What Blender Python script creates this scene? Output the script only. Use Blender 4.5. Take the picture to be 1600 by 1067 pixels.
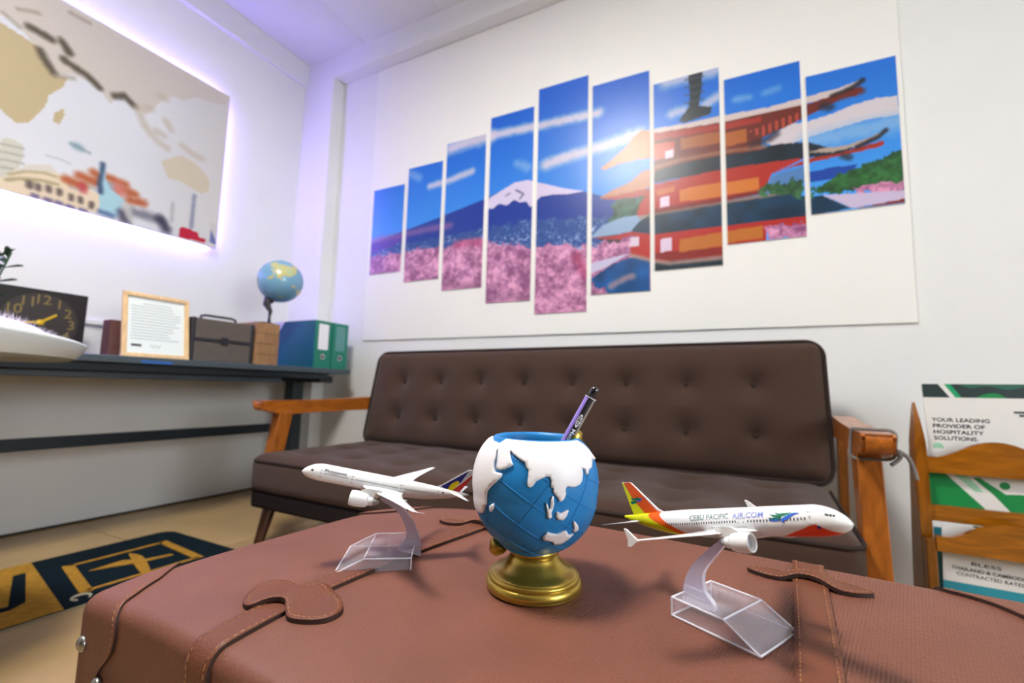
import bpy, bmesh, math, random
import numpy as np
from mathutils import Vector, Matrix, geometry

for o in list(bpy.data.objects):
    bpy.data.objects.remove(o, do_unlink=True)
scene = bpy.context.scene
COL = scene.collection
random.seed(7)
RNG = np.random.RandomState(11)

# ------------------------------------------------------------------ camera
HC = 0.655                      # lens height above the floor
YAW, PITCH, ROLL = (math.radians(a) for a in (26.92, 5.93, 1.49))
_cy, _sy, _cp, _sp = math.cos(YAW), math.sin(YAW), math.cos(PITCH), math.sin(PITCH)
_f = Vector((-_sy*_cp, _cy*_cp, _sp)); _r = Vector((_cy, _sy, 0)); _u = _r.cross(_f)
_r2 = _r*math.cos(ROLL) + _u*math.sin(ROLL); _u2 = -_r*math.sin(ROLL) + _u*math.cos(ROLL)
cam_d = bpy.data.cameras.new('camera'); cam = bpy.data.objects.new('camera', cam_d); COL.objects.link(cam)
cam.matrix_world = Matrix(((_r2.x, _u2.x, -_f.x, 0), (_r2.y, _u2.y, -_f.y, 0), (_r2.z, _u2.z, -_f.z, HC), (0, 0, 0, 1)))
cam_d.sensor_width = 36; cam_d.lens = 16; cam_d.clip_start = 0.02
cam_d.dof.use_dof = True; cam_d.dof.focus_distance = 0.40; cam_d.dof.aperture_fstop = 5.6
scene.camera = cam

# ------------------------------------------------------------------ world, exposure
wd = bpy.data.worlds.new('world'); scene.world = wd; wd.use_nodes = True
wd.node_tree.nodes['Background'].inputs[0].default_value = (0.8, 0.85, 1.0, 1)
wd.node_tree.nodes['Background'].inputs[1].default_value = 0.1
vs = scene.view_settings
vs.view_transform = 'Standard'; vs.look = 'None'; vs.exposure = 0.32; vs.gamma = 1.0; vs.use_curve_mapping = False
CEIL_LAMP_W = 100.0      # emission of the ceiling panels
LED_W = 95.0             # emission of the strip behind the map

# daylight entering through the window of the right-hand wall
sun_d = bpy.data.lights.new('window_daylight', 'AREA'); sun_d.shape = 'RECTANGLE'; sun_d.size = 1.5; sun_d.size_y = 1.15; sun_d.energy = 80; sun_d.color = (.88, .94, 1.0)
win_l = bpy.data.objects.new('window_daylight', sun_d); COL.objects.link(win_l); win_l.location = (2.66, -.05, 1.4); win_l.rotation_euler = (0, math.radians(90), 0)

# ------------------------------------------------------------------ helpers
def lin(c):
    return tuple(((v/255.)/12.92 if v/255. <= 0.04045 else ((v/255.+0.055)/1.055)**2.4) for v in c[:3])

def mat(name, rgb, rough=0.5, metal=0.0, spec=0.5, noise=0.0, nscale=20.0, bump=0.0, bscale=200.0, trans=0.0, ior=1.45, emit=None, estr=0.0, coat=0.0, sheen=0.0, attr=None, alpha=1.0):
    m = bpy.data.materials.new(name); m.use_nodes = True
    nt = m.node_tree; b = nt.nodes['Principled BSDF']
    c = lin(rgb)
    b.inputs['Base Color'].default_value = (*c, 1)
    b.inputs['Roughness'].default_value = rough; b.inputs['Metallic'].default_value = metal
    b.inputs['Specular IOR Level'].default_value = spec; b.inputs['IOR'].default_value = ior
    b.inputs['Transmission Weight'].default_value = trans; b.inputs['Coat Weight'].default_value = coat
    b.inputs['Sheen Weight'].default_value = sheen; b.inputs['Alpha'].default_value = alpha
    if emit is not None:
        b.inputs['Emission Color'].default_value = (*emit, 1); b.inputs['Emission Strength'].default_value = estr
    tc = None
    if noise > 0 or bump > 0:
        tc = nt.nodes.new('ShaderNodeTexCoord')
    if attr:
        a = nt.nodes.new('ShaderNodeAttribute'); a.attribute_name = attr
        nt.links.new(a.outputs['Color'], b.inputs['Base Color'])
    elif noise > 0:
        n = nt.nodes.new('ShaderNodeTexNoise'); n.inputs['Scale'].default_value = nscale; n.inputs['Detail'].default_value = 6
        nt.links.new(tc.outputs['Object'], n.inputs['Vector'])
        r = nt.nodes.new('ShaderNodeValToRGB')
        r.color_ramp.elements[0].position = 0.3; r.color_ramp.elements[1].position = 0.7
        r.color_ramp.elements[0].color = (*[v*(1-noise) for v in c], 1); r.color_ramp.elements[1].color = (*[min(1, v*(1+noise)) for v in c], 1)
        nt.links.new(n.outputs['Fac'], r.inputs['Fac']); nt.links.new(r.outputs['Color'], b.inputs['Base Color'])
    if bump > 0:
        n2 = nt.nodes.new('ShaderNodeTexNoise'); n2.inputs['Scale'].default_value = bscale; n2.inputs['Detail'].default_value = 4
        nt.links.new(tc.outputs['Object'], n2.inputs['Vector'])
        bp = nt.nodes.new('ShaderNodeBump'); bp.inputs['Strength'].default_value = bump; bp.inputs['Distance'].default_value = 0.002
        nt.links.new(n2.outputs['Fac'], bp.inputs['Height']); nt.links.new(bp.outputs['Normal'], b.inputs['Normal'])
    return m

def wood(name, rgb, rough=0.35, axis='X', scale=6.0, contrast=0.25, coat=0.3):
    m = mat(name, rgb, rough, coat=coat); nt = m.node_tree; b = nt.nodes['Principled BSDF']
    tc = nt.nodes.new('ShaderNodeTexCoord'); mp = nt.nodes.new('ShaderNodeMapping')
    mp.inputs['Scale'].default_value = {'X': (0.15, 1, 1), 'Y': (1, 0.15, 1), 'Z': (1, 1, 0.15)}[axis]
    n = nt.nodes.new('ShaderNodeTexNoise'); n.inputs['Scale'].default_value = scale*8; n.inputs['Detail'].default_value = 8; n.inputs['Distortion'].default_value = 1.2
    r = nt.nodes.new('ShaderNodeValToRGB'); c = lin(rgb)
    r.color_ramp.elements[0].position = 0.35; r.color_ramp.elements[1].position = 0.65
    r.color_ramp.elements[0].color = (*[v*(1-contrast) for v in c], 1); r.color_ramp.elements[1].color = (*[min(1, v*(1+contrast)) for v in c], 1)
    nt.links.new(tc.outputs['Object'], mp.inputs['Vector']); nt.links.new(mp.outputs['Vector'], n.inputs['Vector'])
    nt.links.new(n.outputs['Fac'], r.inputs['Fac']); nt.links.new(r.outputs['Color'], b.inputs['Base Color'])
    return m

def mkobj(name, verts, faces, m, parent=None, smooth=False, fm=None, off=None):
    """one mesh object; verts in world space, stored relative to the parent root (off)"""
    me = bpy.data.meshes.new(name)
    v = np.asarray([tuple(q) for q in verts], float)
    if off is None:
        off = np.array(parent['_loc']) if parent is not None and '_loc' in parent else np.zeros(3)
    me.from_pydata((v-off).tolist(), [], [tuple(f) for f in faces])
    for mm in (m if isinstance(m, (list, tuple)) else [m]): me.materials.append(mm)
    if fm is not None: me.polygons.foreach_set('material_index', fm)
    if smooth: me.polygons.foreach_set('use_smooth', [True]*len(me.polygons))
    me.update()
    o = bpy.data.objects.new(name, me); COL.objects.link(o)
    if parent is not None:
        o.parent = parent
        if '_loc' in parent: o['_loc'] = parent['_loc']
    return o

def tag(o, label=None, cat=None, group=None, kind=None):
    if label: o['label'] = label
    if cat: o['category'] = cat
    if group: o['group'] = group
    if kind: o['kind'] = kind
    return o

def thing(name, label, cat, loc, group=None):
    o = bpy.data.objects.new(name, None); COL.objects.link(o); o.location = loc; o.empty_display_size = 0.05
    o['_loc'] = [float(v) for v in loc]
    return tag(o, label, cat, group)

def bmout(bm):
    bm.verts.ensure_lookup_table(); bm.verts.index_update()
    v = [tuple(q.co) for q in bm.verts]; f = [[q.index for q in fc.verts] for fc in bm.faces]; bm.free(); return v, f

def box(x0, x1, y0, y1, z0, z1, bev=0.0, seg=2, M=None):
    bm = bmesh.new(); bmesh.ops.create_cube(bm, size=1)
    for v in bm.verts:
        v.co = Vector(((x0+x1)/2 + v.co.x*(x1-x0), (y0+y1)/2 + v.co.y*(y1-y0), (z0+z1)/2 + v.co.z*(z1-z0)))
    if bev > 0: bmesh.ops.bevel(bm, geom=bm.edges[:], offset=bev, segments=seg, affect='EDGES', profile=0.5)
    if M is not None: bmesh.ops.transform(bm, matrix=M, verts=bm.verts)
    return bmout(bm)

def join(*parts):
    V, F = [], []
    for v, f in parts:
        n = len(V); V += [tuple(q) for q in v]; F += [[i+n for i in q] for q in f]
    return V, F

def tube(pts, rad, n=10, cap=True, sq=None):
    pts = [Vector(p) for p in pts]; V, F = [], []
    rads = rad if isinstance(rad, (list, tuple)) else [rad]*len(pts)
    up = None
    for i, p in enumerate(pts):
        t = (pts[min(i+1, len(pts)-1)] - pts[max(i-1, 0)]).normalized()
        if up is None: up = Vector((0, 0, 1)) if abs(t.z) < 0.9 else Vector((1, 0, 0))
        a = (up - t*up.dot(t)).normalized(); b = t.cross(a); up = a
        for k in range(n):
            an = 2*math.pi*k/n; q = p + (a*math.cos(an) + b*math.sin(an))*rads[i]; V.append(tuple(q))
    for i in range(len(pts)-1):
        for k in range(n):
            k2 = (k+1) % n; F.append([i*n+k, i*n+k2, (i+1)*n+k2, (i+1)*n+k])
    if cap: F.append(list(range(n))[::-1]); F.append([(len(pts)-1)*n+k for k in range(n)])
    return V, F

def lathe(prof, c=(0, 0, 0), n=48, M=None):
    V, F = [], []
    for r, z in prof:
        for k in range(n):
            a = 2*math.pi*k/n; V.append(Vector((r*math.cos(a), r*math.sin(a), z)))
    for i in range(len(prof)-1):
        for k in range(n):
            k2 = (k+1) % n; F.append([i*n+k, i*n+k2, (i+1)*n+k2, (i+1)*n+k])
    if prof[0][0] > 1e-6: F.append(list(range(n))[::-1])
    if prof[-1][0] > 1e-6: F.append([(len(prof)-1)*n+k for k in range(n)])
    T = Matrix.Translation(c) @ (M if M is not None else Matrix.Identity(4))
    return [tuple(T @ v) for v in V], F

def prism(poly, o, ex, ey, ez, t0, t1):
    """polygon (a,b) in the plane o + a*ex + b*ey, extruded along ez from t0 to t1"""
    o, ex, ey, ez = Vector(o), Vector(ex), Vector(ey), Vector(ez); n = len(poly)
    V = [tuple(o + ex*a + ey*b + ez*t) for t in (t0, t1) for a, b in poly]
    F = [list(range(n))[::-1], list(range(n, 2*n))] + [[i, (i+1) % n, (i+1) % n + n, i+n] for i in range(n)]
    return V, F

def rrect(x0, x1, y0, y1, r, n=6):
    P = []
    for cx, cy, a0 in ((x1-r, y1-r, 0), (x0+r, y1-r, 90), (x0+r, y0+r, 180), (x1-r, y0+r, 270)):
        for k in range(n+1):
            a = math.radians(a0+90*k/n); P.append((cx+r*math.cos(a), cy+r*math.sin(a)))
    return P

def cat(pts, n=8, closed=False):
    """Catmull-Rom through points"""
    P = [np.array(p, float) for p in pts]; out = []; N = len(P)
    rng = range(N if closed else N-1)
    for i in rng:
        g = (lambda k: P[k % N]) if closed else (lambda k: P[min(max(k, 0), N-1)])
        p0, p1, p2, p3 = g(i-1), g(i), g(i+1), g(i+2)
        for k in range(n):
            t = k/n; out.append(0.5*((2*p1)+(-p0+p2)*t+(2*p0-5*p1+4*p2-p3)*t*t+(-p0+3*p1-3*p2+p3)*t**3))
    if not closed: out.append(P[-1])
    return out

_txt = {}
def text_mesh(body, size=1.0, bold=0.0):
    """2D text triangles: verts (x,y), faces; left aligned on the baseline"""
    k = (body, size, bold)
    if k in _txt: return _txt[k]
    cu = bpy.data.curves.new('t', 'FONT'); cu.body = body; cu.size = size; cu.offset = bold*size; cu.resolution_u = 3
    o = bpy.data.objects.new('t', cu); COL.objects.link(o)
    bpy.context.view_layer.update()
    me = bpy.data.meshes.new_from_object(o.evaluated_get(bpy.context.evaluated_depsgraph_get()))
    v = [(q.co.x, q.co.y) for q in me.vertices]; f = [list(q.vertices) for q in me.polygons]
    bpy.data.objects.remove(o); bpy.data.curves.remove(cu); bpy.data.meshes.remove(me)
    _txt[k] = (v, f); return v, f

def flat_text(body, size, o, ex, ey, width=None, bold=0.0):
    v, f = text_mesh(body, 1.0, bold); w = max(q[0] for q in v); s = size; sx = (width/w) if width else s
    o, ex, ey = Vector(o), Vector(ex), Vector(ey)
    return [tuple(o + ex*(a*sx) + ey*(b*s)) for a, b in v], f

def inpoly(px, py, poly):
    ins = np.zeros(px.shape, bool); n = len(poly); j = n-1
    for i in range(n):
        xi, yi = poly[i]; xj, yj = poly[j]
        if yi != yj:
            c = ((yi > py) != (yj > py)) & (px < (xj-xi)*(py-yi)/(yj-yi)+xi)
            ins ^= c
        j = i
    return ins

def vnoise(x, y, s, seed=0):
    x = x/s; y = y/s; xi = np.floor(x).astype(int); yi = np.floor(y).astype(int); fx = x-xi; fy = y-yi
    fx = fx*fx*(3-2*fx); fy = fy*fy*(3-2*fy)
    h = lambda a, b: np.modf(np.abs(np.sin(a*127.1+b*311.7+seed*74.7)*43758.5453))[0]
    return (h(xi, yi)*(1-fx)+h(xi+1, yi)*fx)*(1-fy)+(h(xi, yi+1)*(1-fx)+h(xi+1, yi+1)*fx)*fy

def paint(layers, x, y, base):
    C = base.copy()
    n1 = vnoise(x, y, .022, 1); n2 = vnoise(x, y, .009, 2); n3 = vnoise(x, y, .05, 3); nz = n1*.45+n2*.3+n3*.25
    for L in layers:
        if L[0] == 'p':
            k = L[3]; wob = .03 if k in (1, 2, 3) else 0
            m = inpoly(x+(n3-.5)*wob*1.4+(n1-.5)*wob*.7, y+(n1-.5)*wob+(n2-.5)*wob*.6, L[1]); c = np.array(L[2], float); k = L[3]
            cc = np.repeat(c[None], len(x), 0)
            if k == 1:   # blossom
                big = vnoise(x, y, .09, 8)*.26+vnoise(x, y, .04, 9)*.22+n1*.26+n2*.26
                t = np.clip((big-.32)*2.9, 0, 1)[:, None]; cc = np.array((122, 66, 108))*(1-t)+np.array((232, 168, 202))*t
                dk = (np.clip((n2-.72)*4, 0, 1)*np.clip((.5-big)*5, 0, 1))[:, None]; cc = cc*(1-dk)+np.array((58, 40, 62))*dk
                cc = cc*.8+c*.2
            elif k == 2:  # town
                t = (np.clip((n2-.5)*2.2, 0, 1)*np.clip((n3-.15)*2, 0, 1))[:, None]; cc = cc*(1-t)+np.array((176, 192, 226))*t
            elif k == 3:  # foliage
                cc = cc*(0.45+1.1*nz[:, None])
            elif k == 4:
                cc = cc*(0.75+.5*n3[:, None])
            elif k == 5:
                cc = cc*(0.6+.8*(np.sin(x*260)*.5+.5)[:, None])
            C[m] = cc[m]
        else:
            P, r, c, al = np.array(L[1]), L[2], np.array(L[3], float), L[4]
            d = np.full(len(x), 9.)
            for a, b in zip(P[:-1], P[1:]):
                ab = b-a; t = np.clip(((x-a[0])*ab[0]+(y-a[1])*ab[1])/(ab@ab+1e-12), 0, 1)
                d = np.minimum(d, np.hypot(x-a[0]-t*ab[0], y-a[1]-t*ab[1]))
            w = (np.clip(1.25-d/r+(nz-.5)*.5, 0, 1)*al)[:, None]
            C = C*(1-w)+c*w
    return C

def print_sheet(name, x0, x1, y0, y1, to3d, layers, basefn, m, parent, step=.004):
    nx = max(2, int((x1-x0)/step)); ny = max(2, int((y1-y0)/step))
    gx, gy = np.meshgrid(np.linspace(x0, x1, nx+1), np.linspace(y0, y1, ny+1)); X, Y = gx.ravel(), gy.ravel()
    col = paint(layers, X, Y, basefn(X, Y))/255.
    col = np.where(col <= .04045, col/12.92, ((np.clip(col, 0, 1)+.055)/1.055)**2.4)
    V = to3d(X, Y)
    i = (np.arange(ny)[:, None]*(nx+1)+np.arange(nx)[None]).ravel()
    F = np.stack([i, i+1, i+nx+2, i+nx+1], 1)
    o = mkobj(name, V, F.tolist(), m, parent)
    at = o.data.color_attributes.new('Col', 'FLOAT_COLOR', 'POINT')
    at.data.foreach_set('color', np.concatenate([col, np.ones((len(col), 1))], 1).astype(np.float32).ravel())
    return o

def look(d):           # rotation taking +Z to d
    return Vector(d).normalized().to_track_quat('Z', 'Y').to_matrix().to_4x4()

# ------------------------------------------------------------------ materials
WHITE_WALL = mat('painted wall', (226, 226, 224), .7, spec=.25, noise=.02, nscale=3, bump=.08, bscale=60)
CEIL_M = mat('ceiling paint', (222, 222, 222), .8, spec=.2, noise=.015, nscale=2)
BOARD_M = mat('white board', (232, 231, 226), .45, spec=.4, noise=.01, nscale=2)
TILE_M = mat('beige tile', (170, 142, 98), .32, noise=.14, nscale=5, spec=.5)
GROUT_M = mat('grout', (120, 100, 72), .8)
PRINT_M = mat('glossy print', (255, 255, 255), .33, attr='Col', spec=.62)
MAP_M = mat('canvas print', (255, 255, 255), .55, attr='Col', spec=.3)
BLACK_M = mat('black plastic', (18, 18, 20), .4)
DARKGREY = mat('dark grey laminate', (66, 76, 84), .42, noise=.06, nscale=30)
STEEL_D = mat('dark steel', (44, 52, 58), .38, metal=.3)
FABRIC = mat('brown upholstery', (67, 49, 40), .9, spec=.15, noise=.12, nscale=350, bump=.5, bscale=900, sheen=.12)
FABRIC_D = mat('dark base cloth', (30, 24, 23), .9, spec=.15)
PIPE_M = mat('piping cloth', (48, 37, 33), .85, spec=.2)
ARM_W = wood('orange stained wood', (162, 90, 26), .3, 'Y')
POST_W = wood('orange stained wood upright', (150, 84, 26), .3, 'Z')
LEG_W = wood('shaded leg wood', (64, 32, 22), .35, 'Z')  # sofa leg colour with the shadow below the seat painted in
RACK_W = wood('honey varnished wood', (146, 86, 12), .18, 'X', coat=.6)
RACK_P = wood('honey varnished upright', (132, 76, 12), .18, 'Z', coat=.6)
# ------------------------------------------------------------------ print artwork and continent outlines (metres on the wall, radians on the globe)
MURAL = [["s",[[-1.632,1.84],[-1.481,1.851],[-1.339,1.876]],0.026,[203,194,210],0.9],["s",[[-1.5,2.046],[-1.381,2.058],[-1.233,2.058]],0.05,[203,194,210],0.95],["s",[[-1.782,1.945],[-1.717,1.908]],0.03,[180,190,223],0.5],["s",[[-1.233,2.058],[-1.092,2.053],[-0.958,2.046],[-0.831,2.042],[-0.709,2.035],[-0.61,2.033]],0.032,[203,194,210],0.95],["s",[[-0.891,1.818],[-0.792,1.835],[-0.657,1.846],[-0.529,1.86],[-0.407,1.876]],0.038,[203,194,210],0.95],["s",[[-1.056,1.863],[-0.99,1.824]],0.03,[190,194,218],0.45],["s",[[-0.289,2.1],[-0.226,2.101],[-0.07,2.096]],0.045,[203,194,210],0.8],["s",[[-0.262,1.934],[-0.212,1.94]],0.03,[203,194,210],0.8],["s",[[-0.125,1.938],[-0.073,1.963]],0.03,[203,194,210],0.8],["s",[[0.003,1.933],[0.052,1.927]],0.02,[142,175,213],0.6],["s",[[0.113,1.931],[0.16,1.937]],0.02,[142,175,213],0.5],["p",[[0.107,1.712],[0.189,1.768],[0.26,1.764],[0.342,1.775],[0.405,1.793],[0.486,1.802],[0.547,1.793],[0.551,1.72],[0.443,1.722],[0.361,1.711],[0.258,1.696],[0.152,1.673]],[202,194,199],0],["s",[[0.257,1.677],[0.38,1.685],[0.548,1.69]],0.05,[142,180,218],0.7],["p",[[-2.09,1.54],[-1.829,1.588],[-1.676,1.614],[-1.538,1.64],[-1.343,1.678],[-1.232,1.7],[-1.141,1.727],[-1.072,1.754],[-0.989,1.756],[-0.915,1.725],[-0.79,1.674],[-0.672,1.633],[-0.528,1.575],[-0.345,1.482],[-0.346,1.316],[-2.082,1.443]],[10,51,140],0],["p",[[-1.234,1.638],[-1.22,1.697],[-1.141,1.727],[-1.072,1.754],[-0.989,1.756],[-0.915,1.725],[-0.79,1.674],[-0.675,1.637],[-0.755,1.637],[-0.852,1.651],[-0.913,1.651],[-0.945,1.626],[-0.97,1.602],[-0.997,1.641],[-1.035,1.641],[-1.069,1.661],[-1.111,1.636],[-1.159,1.654],[-1.198,1.632]],[205,195,220],0],["s",[[-1.059,1.713],[-1.013,1.683],[-1.035,1.659]],0.006,[52,61,105],0.8],["s",[[-1.12,1.691],[-1.094,1.701]],0.005,[52,61,105],0.7],["s",[[-2.075,1.555],[-1.828,1.564],[-1.636,1.577],[-1.473,1.577]],0.028,[149,96,149],0.7],["s",[[-2.081,1.497],[-1.839,1.517]],0.05,[132,52,149],0.55],["p",[[-2.085,1.473],[-1.825,1.523],[-1.532,1.509],[-1.234,1.528],[-0.929,1.537],[-0.671,1.508],[-0.345,1.437],[-0.346,1.286],[-2.081,1.423]],[38,73,137],2],["p",[[-2.083,1.456],[-1.821,1.459],[-1.667,1.472],[-1.529,1.448],[-1.398,1.473],[-1.244,1.461],[-1.074,1.415],[-0.943,1.389],[-0.786,1.379],[-0.653,1.354],[-0.346,1.325],[-0.348,0.978],[-2.052,1.055]],[181,123,156],1],["s",[[-1.432,1.459],[-1.314,1.463],[-1.251,1.444]],0.03,[180,70,110],0.55],["s",[[-0.718,1.313],[-0.668,1.212]],0.03,[167,52,92],0.55],["s",[[-1.519,1.252],[-1.387,1.212],[-1.255,1.215]],0.03,[105,61,88],0.35],["s",[[-1.212,1.138],[-1.066,1.139],[-0.962,1.125]],0.03,[105,61,88],0.35],["p",[[-0.565,1.469],[-0.528,1.55],[-0.482,1.592],[-0.437,1.559],[-0.379,1.58],[-0.344,1.519],[-0.345,1.437]],[40,80,63],3],["p",[[-0.606,1.411],[-0.513,1.39],[-0.394,1.362],[-0.438,1.328],[-0.59,1.346]],[52,44,52],3],["p",[[-0.65,1.395],[-0.584,1.45],[-0.504,1.473],[-0.423,1.476],[-0.345,1.464],[-0.394,1.423],[-0.452,1.4],[-0.543,1.394]],[132,160,191],0],["p",[[-0.65,1.398],[-0.543,1.39],[-0.452,1.4],[-0.345,1.386],[-0.346,1.331],[-0.452,1.36],[-0.543,1.375]],[167,44,44],0],["p",[[-0.596,1.369],[-0.394,1.362],[-0.346,1.316],[-0.346,1.278],[-0.646,1.279]],[181,123,156],1],["p",[[-0.646,1.267],[-0.534,1.286],[-0.453,1.296],[-0.573,1.24],[-0.645,1.216]],[190,185,213],0],["p",[[-0.645,1.191],[-0.543,1.25],[-0.453,1.277],[-0.363,1.279],[-0.364,1.101],[-0.635,1.108]],[13,75,132],4],["s",[[-0.542,1.148],[-0.482,1.177],[-0.444,1.188]],0.02,[167,132,140],0.8],["p",[[-0.645,1.178],[-0.573,1.141],[-0.551,1.103],[-0.645,1.103]],[149,114,132],1],["p",[[-0.408,1.382],[-0.345,1.373],[-0.054,1.374],[0.247,1.378],[0.245,1.331],[0.103,1.33],[0.101,1.276],[-0.056,1.267],[-0.057,1.228],[-0.269,1.228],[-0.346,1.248],[-0.453,1.289],[-0.453,1.345]],[172,38,31],0],["p",[[-0.346,1.286],[-0.056,1.281],[-0.057,1.234],[-0.269,1.234],[-0.346,1.26]],[132,35,31],0],["p",[[-0.235,1.335],[-0.059,1.347],[-0.06,1.285],[-0.236,1.277]],[181,105,38],0],["p",[[-0.054,1.346],[0.09,1.353],[0.088,1.299],[-0.055,1.295]],[181,105,38],0],["p",[[-0.317,1.346],[-0.27,1.349],[-0.271,1.287],[-0.318,1.286]],[214,194,213],0],["p",[[-0.452,1.372],[-0.414,1.37],[-0.414,1.328],[-0.453,1.329]],[209,190,209],0],["p",[[0.106,1.34],[0.246,1.347],[0.244,1.287],[0.104,1.284]],[177,105,140],1],["p",[[-0.352,1.242],[-0.056,1.239],[-0.058,1.184],[-0.352,1.189]],[21,45,56],0],["s",[[-0.453,1.289],[-0.346,1.248],[-0.274,1.231],[-0.057,1.234]],0.012,[167,132,123],0.9],["p",[[-0.452,1.4],[-0.408,1.446],[-0.345,1.476],[-0.052,1.476],[0.191,1.473],[0.262,1.445],[0.298,1.446],[0.388,1.379],[0.259,1.369],[-0.054,1.371],[-0.345,1.373]],[17,49,73],4],["s",[[-0.408,1.462],[-0.345,1.47],[-0.052,1.476],[0.184,1.48]],0.01,[158,114,88],0.8],["p",[[-0.408,1.53],[-0.344,1.611],[-0.049,1.631],[0.116,1.625],[0.255,1.618],[0.195,1.592],[0.126,1.568],[0.101,1.495],[-0.052,1.482],[-0.345,1.476],[-0.423,1.47]],[167,42,29],0],["p",[[-0.233,1.566],[-0.055,1.569],[-0.056,1.505],[-0.233,1.507]],[198,112,42],0],["p",[[-0.05,1.562],[0.081,1.565],[0.08,1.504],[-0.051,1.507]],[198,112,42],0],["p",[[-0.333,1.581],[-0.254,1.588],[-0.255,1.561],[-0.333,1.554]],[184,96,52],0],["p",[[-0.319,1.542],[-0.277,1.544],[-0.277,1.496],[-0.319,1.494]],[218,194,213],0],["s",[[-0.345,1.482],[-0.051,1.49],[0.101,1.5]],0.012,[105,26,22],0.8],["p",[[0.126,1.559],[0.254,1.58],[0.252,1.521],[0.147,1.5],[0.112,1.498]],[79,123,176],0],["p",[[0.094,1.496],[0.113,1.539],[0.163,1.511],[0.193,1.538],[0.251,1.5],[0.249,1.447],[0.18,1.47]],[45,84,52],3],["p",[[0.259,1.552],[0.334,1.553],[0.415,1.552],[0.393,1.507],[0.258,1.507]],[19,65,156],0],["p",[[0.257,1.475],[0.311,1.497],[0.374,1.529],[0.425,1.544],[0.484,1.553],[0.537,1.576],[0.555,1.562],[0.551,1.414],[0.39,1.435],[0.298,1.449]],[40,88,45],3],["p",[[0.381,1.445],[0.431,1.461],[0.486,1.466],[0.549,1.454],[0.549,1.42],[0.39,1.43]],[167,84,114],1],["p",[[0.3,1.446],[0.41,1.434],[0.55,1.422],[0.55,1.39],[0.467,1.382],[0.39,1.379]],[195,180,207],0],["p",[[0.408,1.376],[0.55,1.39],[0.549,1.373]],[123,44,35],0],["p",[[-0.408,1.586],[-0.343,1.679],[-0.231,1.705],[-0.047,1.707],[0.094,1.692],[0.175,1.69],[0.257,1.677],[0.337,1.632],[0.418,1.618],[0.336,1.6],[0.255,1.612],[0.116,1.62],[-0.049,1.625],[-0.344,1.617]],[21,38,51],4],["p",[[-0.6,1.591],[-0.544,1.616],[-0.452,1.644],[-0.399,1.684],[-0.343,1.691],[-0.344,1.605],[-0.452,1.584],[-0.559,1.574]],[172,116,84],0],["p",[[-0.6,1.587],[-0.528,1.588],[-0.408,1.595],[-0.344,1.596],[-0.344,1.559],[-0.528,1.569]],[158,45,31],0],["p",[[0.206,1.59],[0.255,1.607],[0.357,1.606],[0.438,1.619],[0.501,1.628],[0.496,1.606],[0.397,1.597],[0.282,1.59],[0.194,1.581],[0.114,1.562]],[154,45,31],0],["p",[[0.256,1.634],[0.316,1.639],[0.378,1.633],[0.459,1.65],[0.507,1.67],[0.482,1.645],[0.418,1.624],[0.336,1.616]],[172,154,144],0],["s",[[0.418,1.621],[0.482,1.645],[0.507,1.667]],0.01,[30,24,26],0.9],["p",[[-0.342,1.867],[-0.044,1.841],[0.267,1.839],[0.439,1.866],[0.444,1.849],[0.423,1.828],[0.382,1.834],[0.322,1.808],[0.266,1.79],[0.177,1.757],[0.095,1.732],[0.094,1.681],[-0.047,1.689],[-0.231,1.687],[-0.343,1.673]],[103,35,24],0],["p",[[-0.342,1.86],[-0.044,1.835],[0.098,1.828],[0.097,1.805],[-0.045,1.806],[-0.343,1.823]],[154,44,31],0],["p",[[-0.224,1.807],[-0.05,1.801],[-0.051,1.749],[-0.225,1.752]],[156,86,38],0],["p",[[-0.045,1.788],[0.039,1.788],[0.038,1.728],[-0.047,1.724]],[165,91,36],0],["p",[[0.049,1.774],[0.262,1.818],[0.261,1.785],[0.095,1.737]],[132,52,40],5],["p",[[-0.343,1.807],[-0.252,1.801],[-0.253,1.74],[-0.343,1.723]],[176,70,52],0],["p",[[-0.292,1.761],[-0.258,1.763],[-0.258,1.723],[-0.292,1.724]],[213,194,209],0],["s",[[-0.343,1.691],[-0.231,1.705],[-0.047,1.704],[0.106,1.692]],0.012,[149,105,79],0.8],["s",[[0.059,1.714],[0.119,1.72],[0.147,1.736]],0.02,[44,35,44],0.7],["p",[[-0.598,1.74],[-0.544,1.772],[-0.482,1.817],[-0.437,1.864],[-0.398,1.89],[-0.342,1.873],[-0.343,1.741],[-0.422,1.746],[-0.513,1.742],[-0.576,1.726]],[181,123,80],0],["p",[[-0.377,1.885],[-0.235,1.875],[-0.044,1.871],[0.123,1.862],[0.268,1.872],[0.367,1.876],[0.446,1.893],[0.419,1.867],[0.366,1.852],[0.267,1.842],[-0.044,1.841],[-0.342,1.86]],[201,186,182],0],["s",[[0.345,1.85],[0.408,1.865],[0.446,1.888]],0.012,[26,22,26],0.9],["s",[[0.345,1.834],[0.397,1.841],[0.438,1.845]],0.016,[105,35,26],0.9],["p",[[-0.195,2.145],[-0.128,2.139],[-0.135,2.017],[-0.147,1.944],[-0.092,1.923],[-0.1,1.892],[-0.207,1.877],[-0.234,1.893],[-0.19,1.946],[-0.183,2.016]],[22,35,42],0],["s",[[-0.202,2.084],[-0.126,2.079]],0.006,[61,73,80],0.7],["s",[[-0.202,2.046],[-0.126,2.042]],0.006,[61,73,80],0.7],["s",[[-0.203,2.009],[-0.127,2.006]],0.006,[61,73,80],0.7],["s",[[-0.203,1.972],[-0.128,1.969]],0.006,[61,73,80],0.7],["s",[[0.314,1.815],[0.335,1.804]],0.02,[26,35,52],0.8],["s",[[0.372,1.592],[0.39,1.583]],0.016,[35,44,52],0.8]]
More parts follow.
